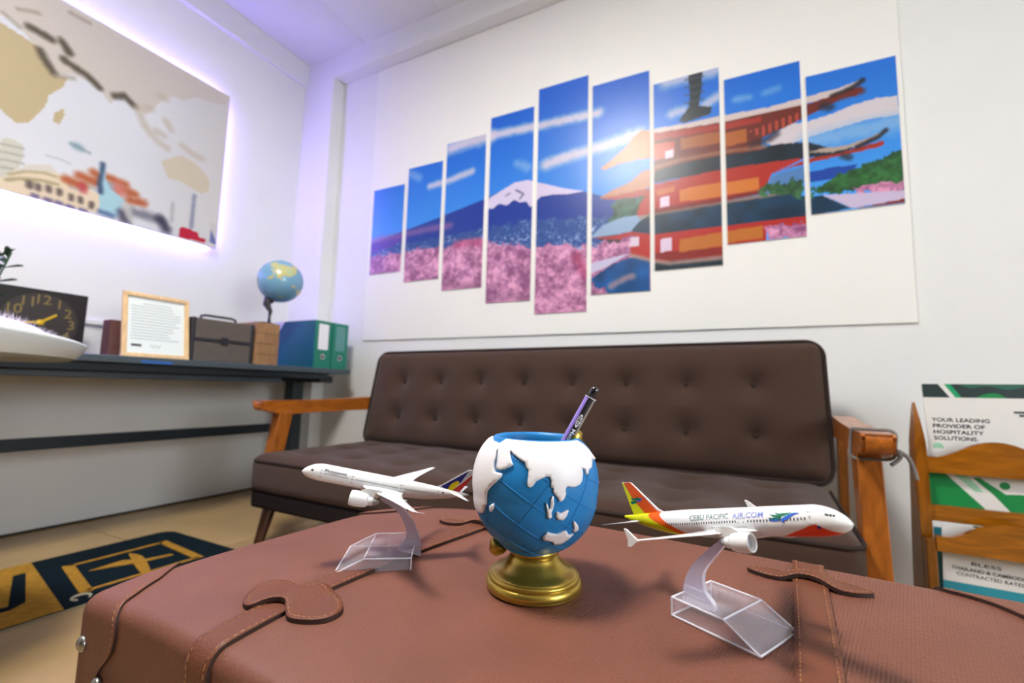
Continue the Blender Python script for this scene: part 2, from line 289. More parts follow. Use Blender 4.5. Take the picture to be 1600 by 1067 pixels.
PANELS = [[-2.0738,-1.8247,1.3422,1.8906],[-1.7974,-1.5444,1.2724,1.9812],[-1.5182,-1.2533,1.1995,2.0769],[-1.2252,-0.9613,1.1081,2.1628],[-0.9353,-0.6626,1.0347,2.2502],[-0.6396,-0.3629,1.1132,2.1817],[-0.3434,-0.0631,1.2023,2.1028],[-0.0432,0.2408,1.2881,2.0354],[0.259,0.5494,1.3724,1.9573]]
WMAP = [["p",[[0.465,2.094],[0.476,2.323],[0.743,2.315],[1.061,2.328],[1.484,2.331],[1.461,2.256],[1.384,2.23],[1.301,2.209],[1.241,2.151],[1.195,2.151],[1.146,2.093],[1.112,2.023],[1.083,1.979],[1.049,1.993],[1.01,2.01],[0.973,2.014],[0.944,1.956],[0.911,1.988],[0.885,2.01],[0.843,2.014],[0.799,2.01],[0.745,1.968],[0.722,1.994],[0.686,2.046],[0.602,2.122]],[190,183,172],0],["p",[[0.465,1.776],[0.475,1.994],[0.569,2.084],[0.621,2.074],[0.681,2.06],[0.71,2.012],[0.747,1.969],[0.788,1.984],[0.776,1.933],[0.734,1.865],[0.732,1.82],[0.716,1.781],[0.689,1.717],[0.653,1.696],[0.619,1.716],[0.565,1.761]],[176,161,124],0],["p",[[0.759,1.803],[0.789,1.839],[0.794,1.812],[0.78,1.759],[0.762,1.764]],[176,161,124],0],["p",[[1.175,1.779],[1.225,1.824],[1.268,1.856],[1.304,1.848],[1.334,1.844],[1.38,1.817],[1.414,1.779],[1.416,1.72],[1.382,1.687],[1.331,1.699],[1.266,1.715],[1.212,1.705]],[193,182,159],0],["s",[[0.653,2.127],[0.682,2.126],[0.72,2.121]],0.02,[67,60,47],0.85],["s",[[0.754,2.135],[0.768,2.121],[0.781,2.102]],0.02,[67,60,47],0.85],["s",[[0.69,2.049],[0.714,2.012],[0.741,1.98]],0.02,[67,60,47],0.85],["s",[[0.768,2.059],[0.808,2.047],[0.848,2.039],[0.897,2.011]],0.02,[67,60,47],0.85],["s",[[0.959,2.005],[0.995,2.027],[1.037,1.999]],0.02,[67,60,47],0.85],["s",[[0.573,2.128],[0.622,2.103]],0.012,[141,131,112],0.6],["s",[[0.745,1.968],[0.807,1.996]],0.012,[141,131,112],0.6],["s",[[0.611,2.176],[0.671,2.206]],0.012,[141,131,112],0.6],["s",[[0.768,2.285],[0.835,2.288]],0.012,[141,131,112],0.6],["s",[[1.049,1.993],[1.085,1.928],[1.146,1.875],[1.197,1.86]],0.022,[178,167,150],0.7],["s",[[1.141,1.925],[1.174,1.918]],0.022,[178,167,150],0.7],["s",[[1.179,1.998],[1.2,1.967]],0.022,[178,167,150],0.7],["s",[[1.264,1.908],[1.313,1.889],[1.364,1.884]],0.022,[178,167,150],0.7],["s",[[1.084,2.021],[1.106,2.027]],0.022,[178,167,150],0.7],["s",[[1.138,2.116],[1.162,2.116]],0.022,[178,167,150],0.7],["p",[[0.619,1.568],[0.623,1.619],[0.65,1.625],[0.681,1.616],[0.688,1.58],[0.68,1.526],[0.681,1.499],[0.632,1.444],[0.579,1.447],[0.573,1.59]],[190,188,174],0],["s",[[0.583,1.577],[0.635,1.592],[0.683,1.6]],0.006,[141,139,126],0.6],["s",[[0.586,1.546],[0.638,1.561],[0.686,1.568]],0.006,[141,139,126],0.6],["s",[[0.589,1.515],[0.641,1.53],[0.689,1.536]],0.006,[141,139,126],0.6],["s",[[0.592,1.485],[0.644,1.498],[0.692,1.504]],0.006,[141,139,126],0.6],["p",[[0.565,1.415],[0.644,1.46],[0.663,1.496],[0.706,1.538],[0.769,1.568],[0.801,1.541],[0.863,1.521],[0.948,1.507],[0.956,1.417],[0.636,1.402]],[212,195,169],0],["p",[[0.663,1.49],[0.706,1.541],[0.769,1.57],[0.796,1.545],[0.736,1.529]],[201,195,184],0],["s",[[0.649,1.449],[0.684,1.469],[0.74,1.488],[0.801,1.494]],0.01,[141,131,94],0.7],["s",[[0.654,1.475],[0.699,1.507],[0.757,1.527],[0.794,1.526]],0.008,[141,131,94],0.6],["s",[[0.715,1.463],[0.717,1.45]],0.014,[73,62,62],0.8],["s",[[0.743,1.464],[0.744,1.45]],0.014,[73,62,62],0.8],["s",[[0.774,1.469],[0.776,1.455]],0.014,[73,62,62],0.8],["s",[[0.81,1.469],[0.811,1.455]],0.014,[73,62,62],0.8],["s",[[0.849,1.461],[0.851,1.447]],0.014,[73,62,62],0.8],["s",[[0.882,1.463],[0.884,1.448]],0.014,[73,62,62],0.8],["s",[[0.922,1.454],[0.923,1.439]],0.014,[73,62,62],0.8],["s",[[0.731,1.417],[0.743,1.416]],0.012,[65,56,112],0.7],["s",[[0.771,1.416],[0.784,1.415]],0.012,[65,56,112],0.7],["s",[[0.807,1.415],[0.819,1.414]],0.012,[65,56,112],0.7],["s",[[0.845,1.412],[0.858,1.411]],0.012,[65,56,112],0.7],["s",[[0.889,1.411],[0.903,1.41]],0.012,[65,56,112],0.7],["p",[[0.828,1.521],[0.885,1.527],[0.884,1.493],[0.84,1.493]],[178,174,165],0],["p",[[0.878,1.555],[0.928,1.561],[0.933,1.514],[0.886,1.519]],[178,174,165],0],["p",[[0.962,1.582],[1.024,1.59],[1.024,1.535],[0.969,1.535]],[141,159,169],0],["p",[[1.017,1.548],[1.074,1.552],[1.071,1.505],[1.021,1.511]],[184,174,165],0],["s",[[0.825,1.529],[0.885,1.524]],0.024,[167,86,50],0.95],["s",[[0.868,1.565],[0.928,1.561]],0.024,[167,86,50],0.95],["s",[[0.917,1.6],[0.94,1.591]],0.024,[167,86,50],0.95],["s",[[0.96,1.6],[1.036,1.595]],0.024,[167,86,50],0.95],["s",[[1.018,1.565],[1.084,1.562]],0.024,[167,86,50],0.95],["s",[[1.066,1.526],[1.119,1.533]],0.024,[167,86,50],0.95],["s",[[0.882,1.517],[0.888,1.501]],0.02,[178,65,75],0.8],["s",[[1.01,1.571],[1.022,1.55]],0.03,[201,122,112],0.8],["p",[[0.936,1.633],[0.95,1.653],[0.964,1.583],[0.983,1.547],[1.008,1.538],[1.044,1.514],[1.03,1.47],[1.027,1.424],[0.951,1.416],[0.946,1.519]],[157,195,204],0],["s",[[0.945,1.657],[0.946,1.619],[0.942,1.564],[0.949,1.52]],0.014,[56,75,103],0.9],["s",[[0.955,1.429],[1.002,1.425]],0.016,[65,84,131],0.7],["s",[[1.037,1.453],[1.055,1.421]],0.028,[65,62,80],0.85],["s",[[1.087,1.472],[1.147,1.474],[1.204,1.474]],0.03,[90,88,103],0.7],["s",[[1.198,1.478],[1.231,1.435]],0.03,[56,54,75],0.9],["s",[[1.049,1.49],[1.074,1.441]],0.02,[178,174,169],0.8],["s",[[1.248,1.58],[1.25,1.486]],0.012,[159,156,159],0.7],["s",[[1.347,1.662],[1.346,1.574],[1.347,1.488]],0.014,[122,125,150],0.8],["p",[[1.29,1.458],[1.307,1.474],[1.382,1.467],[1.391,1.441],[1.425,1.44],[1.423,1.418],[1.291,1.413]],[178,31,58],0],["p",[[1.446,1.432],[1.445,1.514],[1.475,1.463],[1.485,1.425]],[103,112,155],0],["s",[[1.454,1.532],[1.473,1.485]],0.016,[188,184,178],0.8],["s",[[0.842,1.693],[0.861,1.69]],0.02,[112,141,155],0.8],["s",[[0.824,1.696],[0.893,1.684]],0.008,[122,141,150],0.8],["s",[[0.753,1.604],[0.8,1.609],[0.833,1.604]],0.006,[141,150,155],0.4]]
LAND = [[[-0.643,1.07],[-0.617,0.95],[-0.56,0.894],[-0.483,0.826],[-0.446,0.847],[-0.379,0.912],[-0.231,0.849],[-0.088,0.802],[0.062,0.791],[0.216,0.81],[0.384,0.865],[0.555,0.961],[0.676,0.932],[0.816,0.843],[0.958,0.754],[1.086,0.72],[0.964,0.639],[0.872,0.649],[0.899,0.572],[0.878,0.462],[0.805,0.397],[0.798,0.32],[0.75,0.328],[0.726,0.4],[0.655,0.415],[0.68,0.308],[0.677,0.21],[0.644,0.14],[0.556,0.096],[0.472,0.094],[0.443,0.11],[0.41,0.064],[0.424,-0.022],[0.403,-0.087],[0.35,-0.12],[0.311,-0.064],[0.277,-0.029],[0.244,0.003],[0.244,0.063],[0.207,0.08],[0.207,0.178],[0.185,0.227],[0.134,0.231],[0.079,0.197],[0.007,0.157],[-0.041,0.082],[-0.075,0.061],[-0.11,0.079],[-0.11,0.152],[-0.099,0.227],[-0.096,0.324],[-0.13,0.363],[-0.143,0.445],[-0.201,0.481],[-0.262,0.549],[-0.3,0.587],[-0.315,0.644],[-0.335,0.628],[-0.337,0.543],[-0.323,0.455],[-0.301,0.402],[-0.357,0.368],[-0.435,0.331],[-0.525,0.316],[-0.564,0.332],[-0.548,0.418],[-0.531,0.524],[-0.508,0.708],[-0.542,0.66],[-0.56,0.543],[-0.589,0.466],[-0.597,0.376],[-0.588,0.288],[-0.471,0.258],[-0.494,0.208],[-0.57,0.139],[-0.686,0.059],[-0.78,-0.023],[-0.811,-0.135],[-0.824,-0.24],[-0.872,-0.281],[-0.907,-0.36],[-0.976,-0.429],[-1.045,-0.441],[-1.535,-0.474],[-1.823,-0.26],[-1.94,0.162],[-1.754,0.661],[-1.394,1.027],[-1.0,1.234]],[[-0.736,-0.251],[-0.693,-0.221],[-0.654,-0.2],[-0.663,-0.277],[-0.719,-0.351],[-0.746,-0.323]],[[0.15,-0.142],[0.181,-0.192],[0.19,-0.242],[0.215,-0.216],[0.216,-0.109],[0.231,-0.047],[0.244,-0.05],[0.261,-0.155],[0.25,-0.226],[0.23,-0.28],[0.236,-0.35],[0.209,-0.382],[0.178,-0.343],[0.168,-0.25]],[[0.31,-0.28],[0.335,-0.271],[0.374,-0.296],[0.474,-0.243],[0.496,-0.251],[0.463,-0.347],[0.414,-0.403],[0.343,-0.392],[0.306,-0.351]],[[0.328,-0.082],[0.386,-0.081],[0.376,-0.113],[0.34,-0.123]],[[0.605,-0.434],[0.645,-0.457],[0.703,-0.522],[0.737,-0.599],[0.687,-0.653],[0.638,-0.642],[0.645,-0.571],[0.62,-0.5]],[[0.142,-0.673],[0.188,-0.606],[0.241,-0.626],[0.332,-0.651],[0.402,-0.628],[0.472,-0.586],[0.517,-0.622],[0.531,-0.676],[0.609,-0.706],[0.65,-0.689],[0.57,-0.775],[0.517,-0.825],[0.443,-0.873],[0.333,-0.871],[0.293,-0.787],[0.147,-0.752],[0.124,-0.714]]]
GLOBE_FRAME = [[0.39054,-0.89593,0.21164],[0.91669,0.39959,-0.0],[-0.08457,0.19401,0.97735]]
# ------------------------------------------------------------------ room shell
XL, YB, ZC = -2.71, 2.10, 2.885
XR, YF = 2.6, -5.2
def struct(name, v, f, m, parent=None, **k):
    o = mkobj(name, v, f, m, parent, **k)
    if parent is None: o['kind'] = 'structure'
    return o
fl = struct('floor', *box(XL-.1, XR+.1, YF-.1, YB+.1, -.1, -.004), GROUT_M)
tv, tf = box(-.2985, .2985, -.2985, .2985, -.008, 0, .0012, 1)
tme = None
for i in range(9):
    for j in range(13):
        cx, cy = XL+.3+.6*i-.35, YB-.3-.6*j+.12
        if tme is None:
            o = mkobj('tile', tv, tf, TILE_M, fl); tme = o.data
        else:
            o = bpy.data.objects.new('tile', tme); COL.objects.link(o); o.parent = fl
        o.location = (cx, cy, 0)
wl = struct('wall_left', *box(XL-.1, XL, YF-.1, YB+.1, 0, ZC), WHITE_WALL)
wb = struct('wall_back', *box(XL, XR, YB, YB+.1, 0, ZC), WHITE_WALL)
WY0, WY1, WZ0, WZ1 = -.85, .75, .8, 2.0
struct('wall_right', *join(box(XR, XR+.1, YF-.1, WY0, 0, ZC), box(XR, XR+.1, WY1, YB+.1, 0, ZC), box(XR, XR+.1, WY0, WY1, 0, WZ0), box(XR, XR+.1, WY0, WY1, WZ1, ZC)), WHITE_WALL)
w1 = struct('window_1', *join(box(XR+.02, XR+.05, WY0, WY0+.04, WZ0, WZ1), box(XR+.02, XR+.05, WY1-.04, WY1, WZ0, WZ1), box(XR+.02, XR+.05, WY0, WY1, WZ0, WZ0+.04), box(XR+.02, XR+.05, WY0, WY1, WZ1-.04, WZ1), box(XR+.02, XR+.05, -.07, -.03, WZ0, WZ1)), mat('window frame', (225, 225, 225), .4))
mkobj('window_sill', *box(XR-.03, XR+.05, WY0-.03, WY1+.03, WZ0-.03, WZ0), WHITE_WALL, w1)
struct('wall_front', *box(XL, XR, YF-.1, YF, 0, ZC), mat('dark unseen wall', (70, 56, 46), .5, noise=.1, nscale=4))  # unseen wall, dark finish made up to cut bounce light on the trunk
struct('ceiling', *box(XL-.1, XR+.1, YF-.1, YB+.1, ZC, ZC+.1), CEIL_M)
# corner column, beams under the ceiling
struct('trim_1', *box(XL, -2.43, 2.01, YB, 0, 2.725), WHITE_WALL)
struct('trim_2', *box(XL, XR, 2.01, YB, 2.725, ZC), WHITE_WALL)
struct('trim_3', *box(XL, -2.68, YF, 2.01, 2.725, ZC), WHITE_WALL)
struct('floor_gap_left', *box(XL, XL+.009, YF, 2.01, 0, .009), mat('dark floor joint', (58, 48, 40), .8))  # thin dark strip added for the gap line between wall and floor
struct('trim_4', *box(XL, XL+.016, -1.5, 2.01, .902, .926, .003), WHITE_WALL)
for i, cx in enumerate(np.arange(XL+.55, XR, .6)):
    struct('trim_5' if i == 0 else 'trim_%d' % (5+i), *box(cx-.004, cx+.004, YF, 2.01, ZC-.003, ZC), CEIL_M)

# ------------------------------------------------------------------ ceiling panel lamps
LAMP_M = mat('lamp diffuser', (255, 255, 255), .5, emit=(1.0, .975, .93), estr=CEIL_LAMP_W)
LAMP_F = mat('lamp frame', (235, 235, 235), .4)
for (cx, cy, hx, hy), lab in zip(((-.87, .08, .26, .22),),
        ('square white ceiling light panel above the trunk',)):
    t = thing('ceiling_light', lab, 'light', (cx, cy, ZC-.05))
    fr = join(box(cx-hx-.02, cx+hx+.02, cy-hy-.02, cy-hy, ZC-.04, ZC), box(cx-hx-.02, cx+hx+.02, cy+hy, cy+hy+.02, ZC-.04, ZC), box(cx-hx-.02, cx-hx, cy-hy, cy+hy, ZC-.04, ZC), box(cx+hx, cx+hx+.02, cy-hy, cy+hy, ZC-.04, ZC))
    mkobj('frame', *fr, LAMP_F, t)
    mkobj('diffuser', *box(cx-hx, cx+hx, cy-hy, cy+hy, ZC-.03, ZC-.02), LAMP_M, t)

# ------------------------------------------------------------------ mural: nine printed panels on a white board
mu = thing('panel_mural', 'nine tall photo panels of a mountain and red pagoda on white board', 'wall art', (-.75, YB, .93))
mkobj('backing_board', *box(-2.104, .566, YB-.010, YB, .928, 2.722, .0015, 1), BOARD_M, mu)
def sky(x, z):
    t = np.clip((z-1.35)/.85, 0, 1)[:, None]; u = np.clip(np.abs(x+.35)/1.4, 0, 1)[:, None]
    lo = np.array((78, 162, 236.)); hi = np.array((0, 90, 196.))
    return lo*(1-t)**1.2+hi*(1-(1-t)**1.2)
for i, (x0, x1, z0, z1) in enumerate(PANELS):
    pn = mkobj('picture_panel', *box(x0, x1, YB-.0145, YB-.010, z0, z1), BOARD_M, mu)
    print_sheet('print', x0, x1, z0, z1, lambda X, Z: np.stack([X, 0*X+YB-.0152, Z], 1), MURAL, sky, PRINT_M, pn)

# ------------------------------------------------------------------ world map canvas with LED strip behind
MX, MY0, MY1, MZ0, MZ1 = -2.66, -.55, 1.484, 1.405, 2.325
mp = thing('map_canvas', 'large beige world map canvas with landmarks along its lower edge', 'wall art', (XL, .5, MZ0))
mkobj('canvas', *box(MX-.016, MX-.0006, MY0, MY1, MZ0, MZ1, .002, 1), mat('canvas edge', (206, 200, 190), .7), mp)
def parch(y, z):
    n = vnoise(y, z, .25, 5)[:, None]; e = np.clip((y-1.1)/.38, 0, 1)[:, None]
    return np.array((206, 208, 212.))*(1-.05*n)+np.array((-6, -10, -20))*e
print_sheet('print', MY0, MY1, MZ0, MZ1, lambda Y, Z: np.stack([0*Y+MX, Y, Z], 1), WMAP, parch, MAP_M, mp, .005)
LED_M = mat('violet light strip', (120, 110, 255), .5, emit=(.30, .22, 1.0), estr=LED_W)
lt = thing('light_strip', 'glowing violet LED strip tucked behind the map edges', 'light', (XL, .5, MZ0+.02))
for nm, b in (('strip', (XL+.006, XL+.014, MY0+.03, MY1-.03, MZ0+.012, MZ0+.022)), ('strip', (XL+.006, XL+.014, MY0+.03, MY1-.03, MZ1-.022, MZ1-.012)), ('strip', (XL+.006, XL+.014, MY1-.024, MY1-.014, MZ0+.05, MZ1-.05))):
    mkobj(nm, *box(*b), LED_M, lt)
for y in (-.3, .5, 1.2):
    for z in (1.6, 2.1): mkobj('standoff', *box(XL+.0005, MX-.016, y-.02, y+.02, z-.02, z+.02), BLACK_M, mp)

# ------------------------------------------------------------------ desk along the left wall
dk = thing('desk', 'long dark grey office desk with steel frame along the left wall', 'desk', (-2.4, .6, 0))
DX = -2.09
mkobj('desktop', *box(XL+.005, DX, -1.2, 1.995, .714, .742, .004), DARKGREY, dk)
mkobj('side_rail', *box(DX-.06, DX-.03, -1.1, 1.86, .682, .714, .003), STEEL_D, dk)
mkobj('side_rail', *box(-2.62, -2.59, -1.1, 1.86, .675, .714, .003), STEEL_D, dk)
mkobj('stretcher', *box(-2.415, -2.385, -1.0, 1.86, .378, .424, .003), STEEL_D, dk)
for y in (1.86, -.75):
    mkobj('leg', *box(-2.44, -2.36, y-.035, y+.035, .03, .67, .004), STEEL_D, dk)
    mkobj('bracket', *box(-2.66, -2.13, y-.045, y+.045, .662, .7, .004), BLACK_M, dk)
    mkobj('foot', *box(-2.66, -2.14, y-.04, y+.04, 0, .03, .006), STEEL_D, dk)
mkobj('sticker', *box(DX-.0005, DX+.0006, .93, 1.04, .718, .728), mat('blue sticker', (40, 96, 170), .4), dk)
mkobj('cable_tray', *box(-2.35, -2.16, -.9, 1.6, .655, .682, .004), DARKGREY, dk)

# black square clock
DZ = .742
ck = thing('table_clock', 'square black clock with gold numerals and hands on the desk', 'clock', (-2.535, .7, DZ))
CKM = mat('black clock face', (34, 30, 30), .35); GOLDP = mat('gold paint', (122, 104, 58), .5); GOLDH = mat('gold hand', (216, 176, 40), .35, metal=.3)
mkobj('body', *box(-2.56, -2.525, .585, .905, DZ, 1.006, .003), CKM, ck)
cyc, czc = .762, .872
dv, df = lathe([(.0, .0), (.118, .0), (.118, .002), (0, .002)], (-2.525, cyc, czc), 64, look((1, 0, 0)))
mkobj('dial', dv, df, mat('clock dial', (52, 47, 44), .4), ck)
for k, tx in enumerate(('12', '1', '2', '3', '4', '5', '6', '7', '8', '9', '10', '11')):
    a = math.radians(90-30*k); v, f = text_mesh(tx, 1.0, .01); w = max(q[0] for q in v)
    s = .054; oy, oz = cyc+.094*math.cos(a), czc+.094*math.sin(a)
    mkobj('numeral', [(-2.5222, oy+(q[0]-w/2)*s, oz+(q[1]-.35)*s) for q in v], f, GOLDP, ck)
def hand(ang, ln, wd):
    a = math.radians(ang); d = Vector((0, math.cos(a), math.sin(a))); n = Vector((0, -d.z, d.y)); o = Vector((-2.5218, cyc, czc))
    return prism([(-.01, -wd), (ln, -wd*.8), (ln, wd*.8), (-.01, wd)], o, d, n, Vector((1, 0, 0)), 0, .0015)
mkobj('hand', *hand(38, .06, .005), GOLDH, ck); mkobj('hand', *hand(186, .08, .004), GOLDH, ck)
mkobj('hub', *lathe([(0, 0), (.011, 0), (.011, .005), (0, .007)], (-2.5215, cyc, czc), 24, look((1, 0, 0))), GOLDH, ck)

# brown book standing behind the certificate
bk = thing('book', 'brown hardback standing behind the framed certificate', 'book', (-2.35, .92, DZ))
BKM = mat('brown book cloth', (92, 58, 50), .7, noise=.1, nscale=40)
mkobj('cover', *join(box(-2.36, -2.30, .902, .906, DZ, .895, .001, 1), box(-2.36, -2.30, .94, .944, DZ, .895, .001, 1), box(-2.302, -2.297, .902, .944, DZ, .895, .001, 1)), BKM, bk)
mkobj('pages', *box(-2.355, -2.303, .906, .94, DZ+.003, .89), mat('page edges', (214, 206, 190), .8), bk)

# framed certificate leaning back
ct = thing('picture_frame', 'certificate in a pale wooden frame leaning on the desk', 'picture frame', (-2.2, 1.03, DZ))
LIGHTW = wood('pale wood', (222, 188, 140), .4, 'Z', contrast=.12)
tilt = Matrix.Translation((-2.20, 0, DZ)) @ Matrix.Rotation(math.radians(-9), 4, 'Y') @ Matrix.Translation((2.20, 0, -DZ))
Y0, Y1, H = .905, 1.152, .272
for b in ((-2.2, -2.185, Y0, Y1, DZ, DZ+.017), (-2.2, -2.185, Y0, Y1, DZ+H-.017, DZ+H), (-2.2, -2.185, Y0, Y0+.017, DZ+.017, DZ+H-.017), (-2.2, -2.185, Y1-.017, Y1, DZ+.017, DZ+H-.017)):
    mkobj('moulding', *box(*b, .002, 1, tilt), LIGHTW, ct)
mkobj('backing', *box(-2.201, -2.196, Y0+.01, Y1-.01, DZ+.01, DZ+H-.01, 0, 1, tilt), LIGHTW, ct)
pp = mkobj('paper', *box(-2.196, -2.1945, Y0+.016, Y1-.016, DZ+.016, DZ+H-.016, 0, 1, tilt), mat('certificate paper', (222, 230, 230), .4), ct)
INKG = mat('grey ink', (150, 158, 160), .7); INKD = mat('dark ink', (60, 52, 60), .7)
ln = []
for k in range(13):
    z = DZ+H-.045-k*.0125; a = Y0+.03+(.04 if k == 0 else .0)+random.random()*.004; b_ = Y1-.03-(.04 if k == 0 else random.random()*.05)
    ln.append(box(-2.1946, -2.1941, a, b_, z, z+.0028, 0, 1, tilt))
mkobj('text_lines', *join(*ln), INKG, pp)
mkobj('stamp', *box(-2.1946, -2.1940, Y0+.034, Y0+.07, DZ+.046, DZ+.056, 0, 1, tilt), INKD, pp)
mkobj('signature', *tube([tuple(tilt @ Vector((-2.194, Y0+.1+t*.04, DZ+.05+.006*math.sin(t*14)))) for t in np.linspace(0, 1, 20)], .0006, 5), INKD, pp)
mkobj('stand_leg', *tube([(-2.235, 1.03, DZ+.2), (-2.31, 1.03, DZ+.004)], .006, 6), LIGHTW, ct)

# grey document case
cs = thing('document_case', 'grey two-section carrying case with black handle on the desk', 'case', (-2.3, 1.29, DZ))
CASEM = mat('grey case shell', (88, 80, 74), .55, noise=.08, nscale=60); CASED = mat('case trim', (30, 30, 38), .5)
mkobj('lower_shell', *box(-2.42, -2.19, 1.165, 1.432, DZ, .836, .006), CASEM, cs)
mkobj('upper_shell', *box(-2.42, -2.19, 1.165, 1.432, .846, .94, .006), CASEM, cs)
mkobj('seam_band', *box(-2.415, -2.188, 1.168, 1.43, .834, .848, .002), CASED, cs)
for y in (1.155, 1.428): mkobj('edge_trim', *box(-2.423, -2.187, y, y+.014, DZ, .942, .004), CASED, cs)
mkobj('handle', *tube([(-2.25, 1.215, .938), (-2.25, 1.22, .957), (-2.25, 1.24, .962), (-2.25, 1.36, .962), (-2.25, 1.38, .957), (-2.25, 1.385, .938)], .006, 8), BLACK_M, cs)
mkobj('latch', *box(-2.19, -2.184, 1.285, 1.315, .825, .86, .002), CASED, cs)

# wooden box
wx = thing('wooden_box', 'light brown wooden storage box beside the document case', 'box', (-2.3, 1.51, DZ))
BOXW = wood('brown board', (150, 112, 76), .6, 'Z', contrast=.2, coat=0)
for k in range(4):
    mkobj('board', *box(-2.38, -2.19, 1.455, 1.585, DZ+.055*k, DZ+.055*k+.0535, .0015, 1), BOXW, wx)
# desk globe standing on the wooden box
gz = DZ+.22
dg = thing('desk_globe', 'blue and yellow desk globe on a dark stand on the wooden box', 'globe', (-2.24, 1.55, gz))
GC = Vector((-2.24, 1.601, 1.205)); GR = .1155
gm = mat('globe print', (126, 176, 196), .25, coat=.4); nt = gm.node_tree; bb = nt.nodes['Principled BSDF']
tc = nt.nodes.new('ShaderNodeTexCoord'); nn = nt.nodes.new('ShaderNodeTexNoise'); nn.inputs['Scale'].default_value = 9; nn.inputs['Detail'].default_value = 5
rr = nt.nodes.new('ShaderNodeValToRGB'); e = rr.color_ramp.elements; e[0].position = .54; e[0].color = (*lin((112, 162, 190)), 1); e[1].position = .57; e[1].color = (*lin((196, 184, 112)), 1)
q = e.new(.66); q.color = (*lin((170, 190, 150)), 1)
nt.links.new(tc.outputs['Object'], nn.inputs['Vector']); nt.links.new(nn.outputs['Fac'], rr.inputs['Fac']); nt.links.new(rr.outputs['Color'], bb.inputs['Base Color'])
sp = [(GR*math.sin(math.pi*k/40), -GR*math.cos(math.pi*k/40)) for k in range(41)]
ax = Vector((.25, .35, 1)).normalized()
mkobj('ball', *lathe(sp, GC, 64, look(ax)), gm, dg, smooth=True)
GST = mat('globe stand dark', (44, 38, 42), .4)
sx = Vector((-2.25, 1.56, 0))
mkobj('meridian_arm', *tube([tuple(GC-ax*(GR-.004)), tuple(GC-ax*(GR+.03)), (sx.x, sx.y+.004, gz+.07), (sx.x, sx.y, gz+.05)], [.03, .018, .01, .007], 14), GST, dg, smooth=True)
mkobj('stem', *lathe([(.009, 0), (.007, .02), (.006, .055)], (sx.x, sx.y, gz+.006), 20), GST, dg, smooth=True)
mkobj('base', *lathe([(.055, 0), (.055, .004), (.02, .009), (.008, .012)], (sx.x, sx.y-.03, gz), 32), GST, dg, smooth=True)
mkobj('south_cap', *lathe([(.02, -.01), (.03, .004), (.034, .012)], GC-ax*GR, 24, look(ax)), GST, dg)
# lever arch binders (spine faces the room, length along the wall)
BING = mat('green binder spine', (18, 118, 98), .45); BINB = mat('blue binder board', (6, 84, 112), .5); RINGM = mat('steel ring', (190, 190, 190), .25, metal=.9); LABW = mat('white label', (228, 228, 236), .6); LABG = mat('grey green label', (90, 140, 140), .6)
def binder(lab, y0, y1, x1, labm, bluecover):
    t = thing('ring_binder', lab, 'binder', ((x1-.15), (y0+y1)/2, DZ), 'lever arch binders at the desk end')
    x0 = x1-.345; z1 = DZ+.268
    mkobj('spine', *box(x1-.004, x1, y0, y1, DZ, z1, .001, 1), BING, t)
    mkobj('front_cover', *box(x0, x1-.004, y0, y0+.003, DZ, z1), BINB if bluecover else BING, t)
    mkobj('back_cover', *box(x0, x1-.004, y1-.003, y1, DZ, z1), BING, t)
    mkobj('pages', *box(x0+.02, x1-.02, y0+.006, y1-.02, DZ+.006, z1-.02), LABW, t)
    yc = (y0+y1)/2
    mkobj('label', *prism(rrect(yc-.034, yc+.034, DZ+.105, DZ+.25, .006), (x1, 0, 0), (0, 1, 0), (0, 0, 1), (1, 0, 0), 0, .0008), labm, t)
    mkobj('finger_ring', *lathe([(.009, 0), (.016, 0), (.016, .003), (.009, .003), (.009, 0)], (x1, yc, DZ+.065), 28, look((1, 0, 0))), RINGM, t)
    mkobj('finger_hole', *lathe([(0, .0006), (.009, .0006)], (x1, yc, DZ+.065), 20, look((1, 0, 0))), BLACK_M, t)
    return t
tb = binder('blue and green binder with a white spine label on the desk', 1.748, 1.862, -2.115, LABW, True)
mkobj('page_corner', *prism([(-2.46, 1.0095), (-2.375, 1.0095), (-2.44, .93), (-2.46, .94)], (0, 1.7475, 0), (1, 0, 0), (0, 0, 1), (0, 1, 0), -.001, 0), LABW, tb)
binder('green binder with a grey spine label nearest the room corner', 1.87, 1.984, -2.115, LABG, False)

# bar stool with white bucket seat (left edge of view)
st = thing('bar_stool', 'white bucket seat stool with fluffy pad at the left edge', 'stool', (-1.56, .30, 0))
SC = (-1.56, .30)
SHELL = mat('white seat shell', (206, 212, 212), .4); FUR = mat('white fluff', (222, 214, 232), .95, spec=.1)
prof = [(.03, .692), (.19, .690), (.222, .694), (.234, .704), (.246, .73), (.2535, .752), (.2525, .760), (.247, .763), (.236, .754), (.20, .715), (.0, .710)]
def warp(v):   # rim rises towards the back of the seat (away from the view)
    out = []
    for x, y, z in v:
        dx = (y-SC[1]); k = max(0, (z-.69)/.06); out.append((x, y, z-k*dx*.10))
    return out
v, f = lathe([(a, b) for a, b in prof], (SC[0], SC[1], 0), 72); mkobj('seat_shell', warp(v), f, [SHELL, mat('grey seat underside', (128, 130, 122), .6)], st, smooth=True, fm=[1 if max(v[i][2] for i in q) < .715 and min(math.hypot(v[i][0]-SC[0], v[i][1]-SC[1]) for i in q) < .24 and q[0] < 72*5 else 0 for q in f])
v, f = lathe([(.0, .715), (.2, .716), (.218, .75), (.17, .79), (.08, .80), (0, .802)], (SC[0], SC[1], 0), 48); v = warp(v)
mkobj('seat_pad', v, f, FUR, st, smooth=True)
hv, hf = [], []
